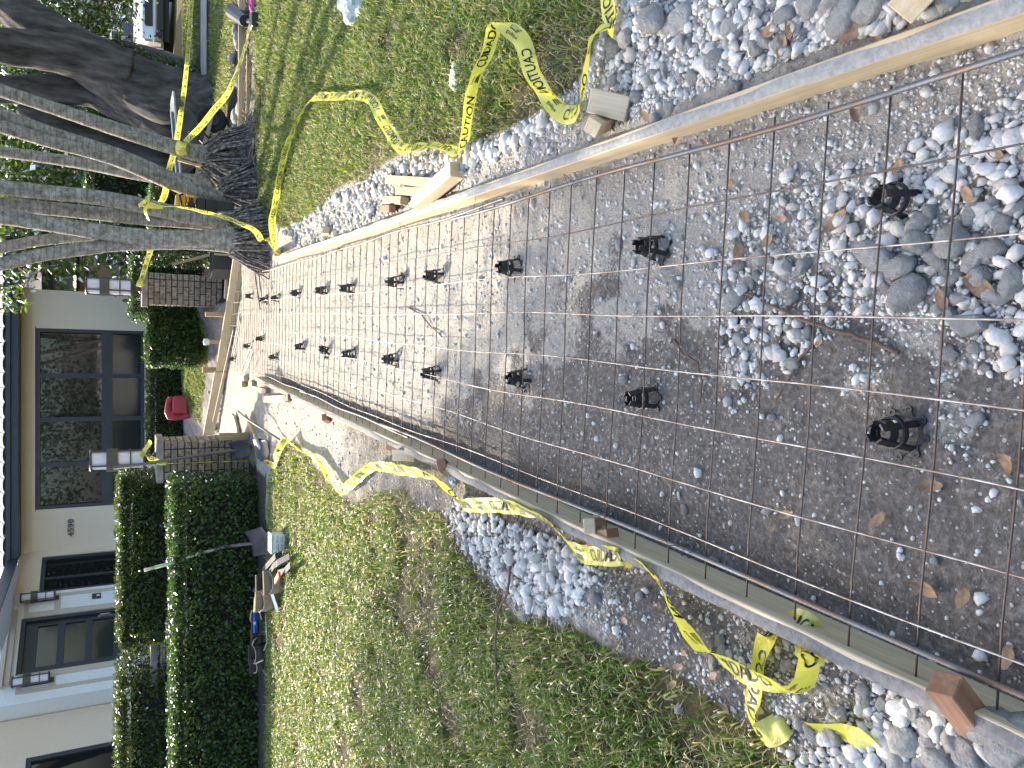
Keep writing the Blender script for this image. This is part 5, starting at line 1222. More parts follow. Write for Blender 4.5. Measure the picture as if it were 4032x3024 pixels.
# cut root scraps round the mounds
rm = MB()
for k in range(260):
    x, y = random.gauss(2.35, .55), random.gauss(8.95, .28); L = random.uniform(.05, .22); a = random.uniform(0, 6.28)
    if cross_side(x, y) < 0 and toPF(x, y)[0] > .75:
        z = hz(x, y) + .012; rm.tube([(x, y, z), (x + L * .5 * math.cos(a), y + L * .5 * math.sin(a), z + .015), (x + L * math.cos(a + .3), y + L * math.sin(a + .3), z)], random.uniform(.004, .008), 4)
for k in range(260):
    x, y = random.uniform(2.4, 5.0), random.gauss(9.75, .22); L = random.uniform(.05, .25); a = random.uniform(0, 6.28); z = hz(x, y) + .015
    rm.tube([(x, y, z), (x + L * .5 * math.cos(a), y + L * .5 * math.sin(a), z + .03), (x + L * math.cos(a + .3), y + L * math.sin(a + .3), z)], random.uniform(.004, .008), 4)
o = rm.build('root_litter', mat('dry_roots', (.34, .27, .2), (.12, .09, .065), 8, .95)); o['kind'] = 'stuff'

# ---- trees
def tree(label, limbs, crowns, n, size, leaf=TREE_L, cat='tree', bark=BARK, base=None, group=None, aspect=.5, trunk_label=None):
    b = limbs[0][0][0] if limbs else crowns[0][0]
    t = thing('tree', label, cat, (b[0], b[1], 0), 0, group)
    if limbs:
        m = MB()
        for pts, r in limbs:
            Q = []; P = [Vector(p) for p in pts]; rr = []
            for i in range(len(P) - 1):
                p0, p1, p2, p3 = P[max(i - 1, 0)], P[i], P[i + 1], P[min(i + 2, len(P) - 1)]
                for k in range(7):
                    u = k / 7; Q.append(.5 * ((2 * p1) + (p2 - p0) * u + (2 * p0 - 5 * p1 + 4 * p2 - p3) * u * u + (3 * p1 - p0 - 3 * p2 + p3) * u ** 3)); rr.append((r[i] + (r[i + 1] - r[i]) * u) * (1 + .02 * math.sin(len(Q) * 1.3)))
            Q.append(P[-1]); rr.append(r[-1]); m.tube(Q, rr, 40 if r[0] > .35 and len(Q) > 20 else 14, True, 1.0, .055 if r[0] > .35 else 0)
        m.build('trunk', bark, t, smooth=True)
    Cs = []
    tot = sum(c[1][0] * c[1][1] * c[1][2] for c in crowns)
    for c, r in crowns:
        k = int(n * r[0] * r[1] * r[2] / tot); cl = max(8, k // 70); d = rng.normal(0, 1, (cl, 3)); d /= np.linalg.norm(d, axis=1)[:, None]
        cc = np.array(c) + d * np.array(r) * rng.uniform(.35, 1.0, (cl, 1)); per = max(1, k // cl)
        q = np.repeat(cc, per, 0) + rng.normal(0, 1, (cl * per, 3)) * np.array(r).mean() * .17; Cs.append(q)
    leaves('crown', np.concatenate(Cs), size, leaf, t, None, 0, aspect)
    return t
FY = 14.2
def fp(x, y, dy=0): return tuple(dp(x, y, FY + dy))
tree('huge old tree with a broad dark buttressed trunk and forking limbs at the right', [
    ([tuple(Vector(fp(860, 460)) + Vector((0, 0, -.3))), fp(780, 440), fp(680, 400), fp(560, 350), fp(420, 270), fp(250, 170), fp(110, 70), fp(-60, -30), fp(-500, -160)], [.85, .60, .54, .50, .44, .38, .32, .26, .12]),
    ([fp(640, 430, .3), fp(480, 395, .4), fp(350, 358, .5), fp(180, 352, .6), fp(0, 352, .7), fp(-400, 330, .8)], [.42, .34, .24, .24, .22, .1]),
    ([fp(500, 300, -.1), fp(330, 235, -.2), (fp(180, 200, -.3)), fp(20, 182, -.4), fp(-300, 150, -.8)], [.42, .32, .28, .26, .1]),
    ([fp(850, 400, -.4), fp(760, 420, -.35), fp(640, 420, -.3), fp(500, 370, -.2)], [.4, .3, .26, .2]),
    ([fp(850, 590, .2), fp(740, 540, .1), fp(600, 470, .1), fp(470, 400, .1)], [.5, .36, .28, .16]),
    ([fp(720, 640, .9), fp(560, 600, .9), fp(400, 560, .8), fp(250, 500, .8), fp(80, 420, .8)], [.2, .2, .2, .18, .16])],
    [((6.8, 14, 8.2), (4.2, 3.8, 2.2)), ((3.2, 14.6, 7.9), (3, 3, 1.4))], 17000, .13)
def bgtree(x, y, Y, r, label, n=5000, size=.17, leaf=TREE_L, trunk=True):
    p = dp(x, y, Y); limbs = [([(p.x, Y, 0), (p.x + .2, Y, max(.6, p.z * .5)), (p.x, Y, p.z)], [.22, .16, .06])] if trunk else []
    return tree(label, limbs, [(tuple(p), r)], n, size, leaf, group='trees and shrubs behind the garden')
bgtree(190, 170, 19.0, (3.0, 2.0, 1.45), 'dense green tree overhanging the parked silver car', 17000, .12)
bgtree(390, -20, 19.5, (1.6, 1.2, .65), 'low drooping foliage mass above the parked car at the right edge', 3500, .12, trunk=False)
bgtree(160, 650, 19, (2.6, 1.6, 1.6), 'tree with glossy drooping leaves seen between the right and left palm stems', 8000, .18, BRIGHT_L)
bgtree(560, 640, 21, (2.2, 1.2, 1.0), 'dark rounded shrub behind the wheelbarrow', 6000, .13, TREE_L, False)
bgtree(560, 760, 19.8, (1.3, .9, .9), 'bright shrub in front of the pale neighbouring wall', 3500, .12, BRIGHT_L, False)
bgtree(90, 960, 25, (2.8, 2, 2.0), 'dark leafy tree behind the outbuilding roof', 7000, .2)
bgtree(520, 975, 16.5, (.9, .7, .9), 'fern like shrub beside the outbuilding doorway', 3500, .12, TREE_L, False)
bgtree(700, 930, 14.5, (.75, .6, .6), 'dark shrub behind the tool box', 2600, .09, HEDGE_A, False)
for i, (X_, Y_, Z_, r) in enumerate([(16, 34, 4.5, 5), (9, 37, 5, 5.2), (24, 32, 4.5, 5), (2, 40, 5.5, 5.5), (-6, 42, 5, 5), (-16, 40, 5.5, 5.5), (-24, 36, 5, 5), (32, 30, 5, 5)]):
    tree(['broad distant tree across the street far right', 'tall distant tree behind the big trunk', 'distant tree beyond the right edge', 'distant tree behind the outbuilding', 'distant tree behind the house ridge', 'distant tree behind the porch roof', 'distant tree behind the left wing', 'last distant tree down the street'][i],
         [([(X_, Y_, 0), (X_, Y_, Z_)], [.35, .15])], [((X_, Y_, Z_), (r, r * .7, r * .75))], 5000, .42, group='trees and shrubs behind the garden')
# the street side behind the camera, mirrored in the windows
for i, (X_, Y_, Z_, r) in enumerate([(-10, -13, 4.5, 4.4), (-2, -15, 5, 4.8), (7, -14, 4.6, 4.5), (-18, -10, 4.5, 4.5), (15, -11, 4.6, 4.5)]):
    tree(['first', 'middle', 'third', 'leftmost', 'rightmost'][i] + ' leafy street tree behind the photographer, mirrored in the window panes', [([(X_, Y_, 0), (X_, Y_, Z_)], [.3, .12])], [((X_, Y_, Z_), (r, r * .8, r * .9))], 6000, .24, group='trees mirrored in the windows')
opp = thing('house', 'white house across the street mirrored in the window panes', 'house', (2, -24, 0))
MB().box((2, -24, 1.6), (9, 5, 3.2)).build('wall', WHITEW, opp); MB().prism([(-3.5, -21, 3.2), (7.5, -21, 3.2), (6, -24, 5), (-2, -24, 5)], (0, -.15, 0)).build('roof', GREYR, opp)
# the tree whose canopy shades the near ground: it stands left of the view, limbs reaching over the yard
SHX = Vector((-math.sin(SUN_AZ), math.cos(SUN_AZ), 0)) / math.tan(SUN_EL)
def over(gx, gy, z): return Vector((gx, gy, 0)) + SHX * z + Vector((0, 0, z))
def shade_crowns():
    out = []
    # ground points to be shaded: (x, y, radius, height of the leaves above)
    for gx, gy, r, z in [(-1.9, 3.1, 1.5, 7.2), (-3.3, 3.2, 1.4, 7.0), (-.6, 2.9, 1.15, 7.4), (-.35, 1.7, 1.35, 7.6), (.75, 1.35, 1.2, 7.8), (-1.8, 1.2, 1.7, 7.4), (-3.6, 1.2, 1.6, 7.2), (1.7, .75, 1.25, 8.0), (.3, .1, 1.5, 7.9), (2.6, .6, 1.1, 8.2), (-1.5, -.8, 1.8, 7.6), (1.5, -1.1, 1.7, 8.1), (-.05, 2.55, .5, 7.4), (.42, 2.36, .2, 7.5), (.85, 2.02, .3, 7.6), (1.3, 1.75, .4, 7.9)]:
        c = over(gx, gy, z); out.append((tuple(c), (r, r * 1.0, .6)))
    return out
sc = shade_crowns(); tb = Vector((-9.6, 11.5, 0))
limbs = [([tuple(tb), (-9.4, 11.4, 1.8), (-9.0, 11.2, 3.6), (-8.2, 10.8, 5.4)], [.5, .4, .34, .26])]
for c, r in sc[:12]: limbs.append(([(-8.6, 11.0, 4.6), tuple((Vector((-8.6, 11.0, 4.6)) + Vector(c)) / 2 + Vector((0, 0, .5))), tuple(Vector(c))], [.16, .09, .03]))
tree('spreading tree left of the view whose limbs shade the near ground', limbs, sc, 21000, .15, TREE_L)
# hanging twig of bright leaves before the eave
p = dp(40, 1120, 12.5); C = []
tw = thing('hanging_branch', 'sunlit branch of bright leaves hanging before the house eave above the right gate post', 'branch', tuple(p))
bm_ = MB()
for k in range(9):
    a = dp(-220, 1100 + 15 * k, 12.6); b = dp(random.uniform(40, 140), random.uniform(1030, 1210), 12.5 + random.uniform(-.3, .3)); mid = (a + b) / 2 + Vector((random.uniform(-.1, .1), 0, .15)); bm_.tube([a, mid, b], .006, 4)
    for u in np.linspace(.45, 1, 26): q = a.lerp(b, u) + Vector((random.gauss(0, .06), random.gauss(0, .06), random.gauss(0, .06))); C.append(tuple(q))
bm_.build('twigs', BARK, tw); leaves('leaves', np.array(C), .10, BRIGHT_L, tw, None, 0, .4)
# ================================================================= TOOLS, VEHICLES, LITTER
RUBBER = mat('tyre_rubber', (.02, .02, .02), (.013, .013, .013), 20, .85); CHROME = mat('alloy_silver', (.62, .62, .62), (.5, .5, .5), 10, .3, .9)
# ---- silver vehicle parked on the drive far right
SILVER = mat('silver_paint', (.62, .62, .60), (.58, .58, .56), 2, .3, .25, spec=.6); DARKP = mat('dark_trim', (.02, .02, .022), (.014, .014, .015), 6, .5); LAMPG = mat('headlamp_lens', (.75, .72, .58), (.68, .66, .52), 8, .15, 0, spec=.8)
CARG = glassmat('car_glass', (.02, .026, .026), .04)
VY = 24.5; vw = dp(655, 201, VY)
def vehicle(loc, rz, label, ground_z):
    t = thing('parked_car', label, 'car', loc, rz); b = MB()
    # local x = forwards, y = left; origin at centre on the ground
    prof = [(-2.3, .5), (-2.32, .95), (-2.2, 1.15), (-2.1, 1.75), (-.2, 1.8), (.55, 1.22), (2.0, 1.08), (2.22, .95), (2.25, .62), (2.18, .42), (-2.2, .42)]
    body = MB(); low = [(-2.3, .45), (-2.32, 1.0), (-2.2, 1.15), (.6, 1.16), (1.95, 1.05), (2.2, .93), (2.27, .6), (2.2, .42)]
    body.prism([(x, -.92, z) for x, z in low], (0, 1.84, 0)); body.build('body', SILVER, t, world=False, bevel=.05, fix=True)
    cab = MB(); B = [(-2.15, -.86, 1.14), (.6, -.86, 1.14), (.6, .86, 1.14), (-2.15, .86, 1.14), (-2.0, -.70, 1.76), (-.15, -.70, 1.78), (-.15, .70, 1.78), (-2.0, .70, 1.76)]; cab.hexa(B); cab.build('cabin', SILVER, t, world=False, bevel=.04)
    MB().hexa([(.57, -.76, 1.2), (.62, -.76, 1.2), (.62, .76, 1.2), (.57, .76, 1.2), (-.10, -.64, 1.73), (-.06, -.64, 1.73), (-.06, .64, 1.73), (-.10, .64, 1.73)]).build('windscreen', CARG, t, world=False)
    for s in (-1, 1):
        for x0, x1, x2, x3 in ((-.75, .42, -.75, -.12), (-1.95, -.85, -1.88, -.85)):
            y0, y1 = s * .85, s * .715; MB().hexa([(x0, y0 - .02 * s, 1.2), (x1, y0 - .02 * s, 1.2), (x1, y0 + .015 * s, 1.2), (x0, y0 + .015 * s, 1.2), (x2, y1 - .02 * s, 1.7), (x3, y1 - .02 * s, 1.7), (x3, y1 + .015 * s, 1.7), (x2, y1 + .015 * s, 1.7)]).build('side_window', CARG, t, world=False)
        MB().lathe([(0, 0), (.10, 0), (.12, -.04), (.12, -.09)], 14, (2.2, s * .68, .84), Matrix.Rotation(math.pi / 2, 3, 'Y')).build('headlight', LAMPG, t, world=False, smooth=True)
        MB().lathe([(0, .02), (.075, .02), (.085, -.03)], 12, (2.275, s * .70, .52), Matrix.Rotation(math.pi / 2, 3, 'Y')).build('fog_lamp', DARKP, t, world=False)
        MB().box((.42, s * 1.0, 1.2), (.1, .16, .13)).build('mirror', SILVER, t, world=False, bevel=.02)
        for x in (-1.4, 1.4):
            Mx = Matrix.Rotation(math.pi / 2, 3, 'X'); w = MB(); w.lathe([(.25, -.11), (.35, -.12), (.375, -.08), (.375, .08), (.35, .12), (.25, .11)], 24, (x, s * .84, .375), Mx); wo = w.build('wheel', RUBBER, t, world=False)
            rim = MB().lathe([(.255, -.1), (.255, .1)], 20, (x, s * .84, .375), Mx)
            for k in range(6):
                a = k * math.pi / 3; d = Vector((math.cos(a), 0, math.sin(a))); rim.bar(Vector((x, s * .93, .375)), Vector((x, s * .93, .375)) + d * .25, .07, .04, (0, 1, 0))
            rim.lathe([(.0, .02), (.06, .02), (.06, -.05)], 12, (x, s * .95, .375), Matrix.Rotation(-s * math.pi / 2, 3, 'X')); rim.build('rim', CHROME, wo, world=False)
            MB().lathe([(.40, -.1), (.46, -.1), (.46, .12), (.40, .12), (.40, -.1)], 20, (x, s * .83, .39), Mx, 0, math.pi).build('wheel_arch', SILVER, t, world=False)
    MB().box((2.262, 0, .80), (.03, 1.0, .2)).build('grille', DARKP, t, world=False); MB().box((2.27, 0, .50), (.03, 1.15, .16)).build('lower_grille', DARKP, t, world=False)
    MB().box((2.22, 0, .64), (.14, 1.86, .10)).build('bumper', SILVER, t, world=False, bevel=.03)
    MB().box((0, 0, .35), (3.9, 1.5, .2)).build('underbody', DARKP, t, world=False)
    return t
gzv = dp(697, 201, VY).z
vehicle((vw.x + .9, VY + 1.3, gzv), -math.pi / 2 - .06, 'silver car with headlamp and alloy wheel, parked behind the big tree trunk far right', gzv)
# ---- wheelbarrow
WY = 11.7
def wv(x, y, dy=0): return dp(x, y, WY + dy)
wx = wv(850, 473); gzw = hz(wx.x, WY)
wb_ = thing('wheelbarrow', 'blue grey wheelbarrow with wooden handles standing behind the right palm stem', 'wheelbarrow', (wx.x, WY, gzw))
TRAY = mat('tray_blue_grey', (.10, .135, .155), (.07, .095, .11), 5, .5, .2, bump=.15); TRAYIN = mat('tray_concrete_crust', (.42, .41, .39), (.3, .29, .28), 9, .9, bump=.3)
r0 = wv(680, 378); r1 = wv(705, 705); bt0 = wv(770, 470); bt1 = wv(775, 640)
top = [(r0.x, r0.z), (r1.x, r1.z)]
def tr(x, y, z): return (x, WY + y, z)
rimv = [tr(r0.x, -.18, r0.z), tr(r0.x - .12, -.33, r0.z), tr(r1.x, -.33, r1.z), tr(r1.x, .33, r1.z), tr(r0.x - .12, .33, r0.z), tr(r0.x, .18, r0.z)]
botv = [tr(bt0.x, -.12, bt0.z), tr(bt0.x - .1, -.2, bt0.z), tr(bt1.x, -.22, bt1.z), tr(bt1.x, .22, bt1.z), tr(bt0.x - .1, .2, bt0.z), tr(bt0.x, .12, bt0.z)]
tm = MB(); tm.add(rimv + botv, [(i, (i + 1) % 6, 6 + (i + 1) % 6, 6 + i) for i in range(6)] + [(11, 10, 9, 8, 7, 6)]); tray = tm.build('tray', TRAY, wb_, fix=True)
sol = tray.modifiers.new('solid', 'SOLIDIFY'); sol.thickness = .012
MB().tube([Vector(v) for v in rimv] + [Vector(rimv[0])], .016, 6).build('rim', TRAYIN, tray, smooth=True)
V, Fs = text_mesh('Jackson', 1, .02); x1 = max(v.x for v in V)
lx0 = wv(755, 590).x; lx1 = wv(745, 500).x
def tray_side(fx, fz):     # the near side panel of the tray
    a = Vector(rimv[2]).lerp(Vector(rimv[1]), fx); b = Vector(botv[2]).lerp(Vector(botv[1]), fx); return a.lerp(b, fz)
MB().add([tray_side(.28 + v.x / x1 * .34, .62 - v.y * .22) + Vector((0, -.012, 0)) for v in V], Fs).build('lettering', mat('faded_white_print', (.62, .64, .62)), tray)
HANDW = woodmat('old_grey_wood', (.36, .31, .25), (.22, .18, .14))
for s in (-1, 1):
    a = wv(842, 415) + Vector((0, s * .07, 0)); b = wv(782, 595) + Vector((0, s * .2, 0)); c = wv(752, 800) + Vector((0, s * .29, 0)); h = MB().bar(a, c, .042, .05); o = h.build('handle', HANDW, wb_); grain(o, a, c)
    l0 = wv(795, 560) + Vector((0, s * .2, 0)); f = l0 + Vector((-.35, 0, 0)); f.z = gzw + .01; MB().tube([wv(792, 535) + Vector((0, s * .2, 0)), f + Vector((.12, 0, 0)), f, wv(775, 690) + Vector((0, s * .24, 0))], .014, 6).build('leg', DARKP, wb_)
Mx = Matrix.Rotation(math.pi / 2, 3, 'X'); wc = Vector((wx.x, WY, gzw + .2)); w = MB().lathe([(.09, -.035), (.15, -.05), (.19, -.045), (.2, 0), (.19, .045), (.15, .05), (.09, .035)], 24, wc, Mx); wo = w.build('wheel', RUBBER, wb_, smooth=True)
MB().lathe([(0, -.04), (.03, -.04), (.1, -.02), (.1, .02), (.03, .04), (0, .04)], 16, wc, Mx).build('rim', TRAY, wo)
MB().tube([wc + Vector((0, -.12, 0)), wc + Vector((0, .12, 0))], .012, 6).build('axle', DARKP, wb_)
stake(dp(700, 628, 11.2), dp(815, 662, 11.2), .035, .035, TREATED, 'brown stick leaning in front of the wheelbarrow beside the palm stem', name='wooden_pole', cat='pole', up=(0, 1, 0))
# ---- red fuel can
RED = mat('red_plastic', (.50, .055, .075), (.44, .045, .06), 4, .45, spec=.5)
FCY = 14.6; cc = dp(735, 1600, FCY); gzc = hz(cc.x, FCY)
fc = thing('fuel_can', 'red plastic fuel can with a pale spout standing on the grass before the dark hedge', 'fuel can', (cc.x, FCY, gzc - .01))
hh = dp(657, 1600, FCY).z - dp(735, 1600, FCY).z; ww = (dp(700, 1556, FCY).x - dp(700, 1641, FCY).x) / 2; print('CAN', cc.z, gzc)
core = [(-ww * .62, 0), (ww, 0), (ww, hh * .66), (ww * .72, hh * .80), (-ww * .40, hh * .80), (-ww * .62, hh * .72)]
MB().prism([(x, -.12, z) for x, z in core], (0, .24, 0)).build('body', RED, fc, world=False, bevel=.025, fix=True)
hd = MB(); path = [(ww * .62, hh * .74), (ww * .50, hh * .93), (ww * .1, hh * .97), (-ww * .38, hh * .94), (-ww * .72, hh * .80), (-ww * .90, hh * .58), (-ww * .92, hh * .28), (-ww * .84, hh * .10), (-ww * .55, hh * .08)]
hd.tube([(x, 0, z) for x, z in path], [.05, .036, .030, .045, .06, .036, .03, .04, .05], 10, True, 2.2)
hd.build('handle', RED, fc, world=False, smooth=True)
MB().box((-ww * .62, 0, hh * .76), (ww * .5, .17, hh * .22)).build('shoulder', RED, fc, world=False, bevel=.03)
sp_ = MB().lathe([(0, 0), (.03, 0), (.03, .03), (.02, .035)], 10, (ww * .62, 0, hh * .74)); sp_.tube([(ww * .62, 0, hh * .77), (ww * .7, -.02, hh * .88), (ww * .9, -.03, hh * 1.0)], [.014, .010, .008], 6); sp_.build('spout', mat('spout_white', (.75, .75, .72)), fc, world=False)
# ---- yellow power tool on the palm roots
YEL = mat('yellow_plastic', (.72, .38, .02), (.66, .33, .015), 6, .4)
ty = 9.0; q = dp(760, 815, ty); pt = thing('power_saw', 'yellow and black cordless power tool hung between the palm stems above the roots', 'power tool', tuple(dp(885, 815, ty)))
def tp(x, y, dy=0): return dp(x, y, ty + dy)
c = tp(712, 795); m = MB(); m.box(c, (.16, .12, .11)); m.box(tp(752, 790), (.10, .13, .09)); m.build('housing', YEL, pt, bevel=.018)
MB().box(tp(752, 805, -.01), (.15, .11, .07)).box(tp(790, 805), (.13, .13, .10)).build('motor', DARKP, pt, bevel=.012)
MB().tube([tp(722, 765, -.05), tp(708, 768, -.07), tp(716, 812, -.08), tp(742, 826, -.07), tp(756, 800, -.05)], .011, 6).build('handle', DARKP, pt, smooth=True)
MB().tube([tp(700, 765), tp(694, 778), tp(690, 812), tp(700, 822)], .012, 6).build('guard', mat('guard_pale', (.5, .48, .46)), pt, smooth=True)
MB().box(tp(870, 815), (.12, .12, .26)).box(tp(828, 815), (.15, .13, .12)).build('battery', DARKP, pt, bevel=.01)
# ---- shovels
HSTICK = woodmat('shovel_handle_grey', (.22, .18, .145), (.13, .105, .085)); HYEL = mat('shovel_handle_yellow', (.58, .36, .07), (.45, .26, .05), 8, .5); BLADE = mat('shovel_blade_grey', (.14, .135, .13), (.075, .07, .068), 7, .5, .6, bump=.2); BLADEB = mat('shovel_blade_rust', (.20, .165, .15), (.11, .09, .082), 9, .6, .4, c3=(.16, .13, .12))
def blade_mesh(tip, base, wid, nrm, pointed=True, curve=.04, tk=.004):
    """a dished shovel blade from its shoulder (base) to its tip"""
    tip = Vector(tip); base = Vector(base); d = (tip - base); L = d.length; d.normalize(); n_ = Vector(nrm); n_ = (n_ - d * n_.dot(d)).normalized(); s = d.cross(n_); V = []; nu, nv = 8, 10
    for j in range(nv + 1):
        v = j / nv; hw = wid / 2 * ((1 if v < .55 else math.sqrt(max(0, 1 - ((v - .55) / .45) ** 2)) * .98 + .02) if pointed else (.97 + .06 * v))
        for i in range(nu + 1):
            u = i / nu * 2 - 1; V.append(base + d * (L * v) + s * (hw * u) + n_ * (curve * (u * u) - .02 * math.sin(v * 3)))
    Fs = [(j * (nu + 1) + i, j * (nu + 1) + i + 1, (j + 1) * (nu + 1) + i + 1, (j + 1) * (nu + 1) + i) for j in range(nv) for i in range(nu)]
    m = MB().add(V, Fs); return m
t = thing('shovel', 'round point shovel standing blade down against the left gate post', 'shovel', (-.85, 9.7, hz(-.85, 9.7)), 0, 'shovels')
bt = S(995, 1760, .02); bt.y -= .0; bs = dp(915, 1775, 9.78)
o = blade_mesh(bt, bs, .225, (0, -1, .2)).build('blade', BLADE, t, smooth=True); o.modifiers.new('solid', 'SOLIDIFY').thickness = .004
htop = dp(447, 1843, 9.98); MB().tube([dp(940, 1772, 9.74), bs, dp(800, 1790, 9.83), dp(600, 1822, 9.92), htop], [.02, .022, .019, .018, .018], 8).build('handle', HSTICK, t, smooth=True)
t = thing('shovel', 'square mouth shovel standing against the front hedge with its handle buried in leaves', 'shovel', tuple(S(1050, 2110)), 0, 'shovels')
b0 = S(1058, 2125, .01); b1 = dp(988, 2140, 8.86); o = blade_mesh(b0, b1, .30, (.1, -1, .3), False, .03).build('blade', BLADEB, t, smooth=True); o.modifiers.new('solid', 'SOLIDIFY').thickness = .004
MB().tube([dp(1010, 2142, 8.80), b1, dp(900, 2150, 8.93), dp(840, 2165, 8.93)], [.019, .022, .02, .018], 8).build('socket', BLADEB, t, smooth=True)
MB().tube([dp(845, 2164, 8.93), dp(780, 2180, 8.96), dp(690, 2213, 9.0), dp(608, 2235, 9.06)], .018, 8).build('handle', mat('pole_green', (.42, .50, .30), (.36, .44, .26)), t, smooth=True)
MB().tube([dp(610, 2234.5, 9.06), dp(568, 2245, 9.09)], [.0185, .018], 8).build('grip_end', mat('pole_tan', (.62, .5, .38)), t, smooth=True)
t = thing('shovel', 'shovel with a yellow handle lying on the gravel by the left gate post', 'shovel', tuple(S(1000, 1700)), 0, 'shovels')
MB().tube([S(966, 1634, .06), S(985, 1672, .08), S(1005, 1715, .10)], .019, 8).build('handle', HYEL, t, smooth=True)
MB().tube([S(1004, 1712, .10), S(1012, 1738, .11), S(1024, 1768, .10)], [.021, .02, .015], 8).build('socket', STEEL, t, smooth=True)
o = blade_mesh(S(1040, 1815, .04), S(1032, 1728, .06), .24, (0, -.5, 1), True, .035).build('blade', BLADE, t, smooth=True); o.modifiers.new('solid', 'SOLIDIFY').thickness = .005
m = MB().tube([S(936, 1618, .25), S(980, 1655, .16), S(1120, 1742, .02)], .009, 7); solo(m, 'steel_bar', REBAR, 'thin steel bar lying over the yellow shovel handle by the left gate post', 'bar', smooth=True)
m = MB().tube([S(1022, 2098, .03), S(1138, 2096, .03)], .008, 6); solo(m, 'steel_pin', STEEL, 'thin grey steel pin lying on the grass beside the white pail', 'pin', smooth=True)
m = MB().bar(S(1001, 2040, .02), S(1003, 2120, .02), .05, .02); o = solo(m, 'edging_strip', mat('pale_edging', (.6, .58, .52)), 'pale edging strip along the grass before the square shovel', 'edging'); 
# ---- white pail lying by the hedge
PAIL = mat('white_pail', (.74, .75, .72), (.68, .69, .66), 3, .4); pc = S(1138, 2138)
t = thing('pail', 'square white plastic pail with printed label standing on the grass by the tool belts', 'pail', tuple(pc)); pz = pc.z
ph = dp(1068, 2138, pc.y).z - pz; pw = (dp(1110, 2097, pc.y).x - dp(1110, 2172, pc.y).x)
MB().box((0, pw / 2, ph * .46), (pw * .9, pw * .8, ph * .92), None, 1.06).build('body', PAIL, t, world=False, bevel=.012); MB().box((0, pw / 2, ph * .95), (pw * 1.05, pw * .95, ph * .10)).build('lid', PAIL, t, world=False, bevel=.006)
lb = MB(); GREYP = mat('label_print_grey', (.33, .36, .33), (.28, .31, .28))
for i, (x0, x1, z0, z1) in enumerate([(-.38, -.02, .62, .82), (.06, .2, .66, .82), (.24, .4, .70, .82), (-.38, -.05, .36, .55), (.02, .40, .36, .57), (-.38, .40, .08, .30)]):
    n = max(1, int((z1 - z0) * 14))
    for k in range(n): z = z0 + (z1 - z0) * k / n; fbox(lb, x0 * pw, x1 * pw * (1 - .12 * (k % 2)), z * ph * .9, (z + .035) * ph * .9, pw * .5 - pw * .437, pw * .5 - pw * .43)
lb.build('printed_label', GREYP, t, world=False)
MB().tube([(-.35 * pw, pw * .04, ph * .86), (-.30 * pw, -.02, ph * .7), (-.42 * pw, -.015, ph * .6)], .008, 6).build('handle', PAIL, t, world=False)
# ---- tool belts
LEATH = mat('tan_suede', (.34, .26, .18), (.24, .18, .12), 12, .9, bump=.3); LEATHD = mat('dark_leather', (.07, .058, .045), (.04, .033, .027), 9, .7, bump=.3); WEB = mat('black_webbing', (.02, .02, .022), (.014, .014, .015), 30, .8); EDGE = mat('suede_edge', (.58, .48, .36))
def pouch(parent, c, w, h, d, rz, mat_, lean=.2, edge=True):
    c = Vector(c); M_ = Matrix.Rotation(rz, 3, 'Z') @ Matrix.Rotation(lean, 3, 'X'); n = 10; V = []; Fs = []; lv = [(0, .8, .55), (.3, 1, 1), (.65, 1.02, 1.1), (1, .95, .9)]
    for z, sw, sdp in lv:
        for k in range(n + 1):
            a = math.pi + math.pi * k / n; V.append(M_ @ Vector((w / 2 * sw * math.cos(a), d * sdp * math.sin(a), z * h)) + c)
    for j in range(len(lv) - 1):
        for k in range(n): Fs.append((j * (n + 1) + k, j * (n + 1) + k + 1, (j + 1) * (n + 1) + k + 1, (j + 1) * (n + 1) + k))
    m = MB().add(V, Fs); bk = [M_ @ Vector(p) + c for p in ((-w / 2, .0, 0), (w / 2, .0, 0), (w / 2 * 1.0, 0, h * 1.25), (-w / 2 * 1.0, 0, h * 1.25))]; m.prism(bk, M_ @ Vector((0, .012, 0)))
    o = m.build('pouch', mat_, parent, smooth=False); o.modifiers.new('solid', 'SOLIDIFY').thickness = .006
    if edge: MB().tube([Vector(V[len(lv[:-1]) * (n + 1) + k]) for k in range(n + 1)], .005, 5).build('binding', EDGE, o, smooth=True)
    return o
tc = S(1105, 2300); t = thing('tool_belt', 'tan suede tool belt with several open pouches and black straps, next to the white pail', 'tool belt', tuple(tc), 0, 'tool belts by the hedge')
pouch(t, S(1118, 2285, .0), .22, .17, .10, .2, LEATH, .35); pouch(t, S(1100, 2345, .0), .20, .20, .09, -.2, LEATH, .3); pouch(t, S(1080, 2365, .03), .16, .16, .08, -.3, LEATH, .2); pouch(t, S(1075, 2300, .04), .24, .16, .08, .1, LEATHD, .5, False)
m = MB()
for P_ in ([(1100, 2180), (1075, 2190), (1030, 2240), (1010, 2280), (1005, 2340), (1020, 2385)], [(1130, 2190), (1085, 2215), (1060, 2235), (1060, 2262), (1110, 2250), (1132, 2225)], [(1125, 2200), (1070, 2225), (1030, 2290), (1040, 2370)]):
    pts = [on_ground(x + 10, y, .10 + .05 * math.sin(i * 1.7)) for i, (x, y) in enumerate(P_)]
    for a, b in zip(pts[:-1], pts[1:]): m.bar(a, b + (b - a) * .05, .055, .006)
m.build('strap', WEB, t)
m = MB().prism([dp(1005, 2330, 8.72), dp(1035, 2262, 8.70), dp(1062, 2235, 8.66), dp(1050, 2300, 8.6), dp(1030, 2330, 8.62)], (0, .02, .02)); m.build('back_pad', mat('grey_pad', (.30, .29, .27), (.22, .21, .2), 8, .85), t, fix=True)
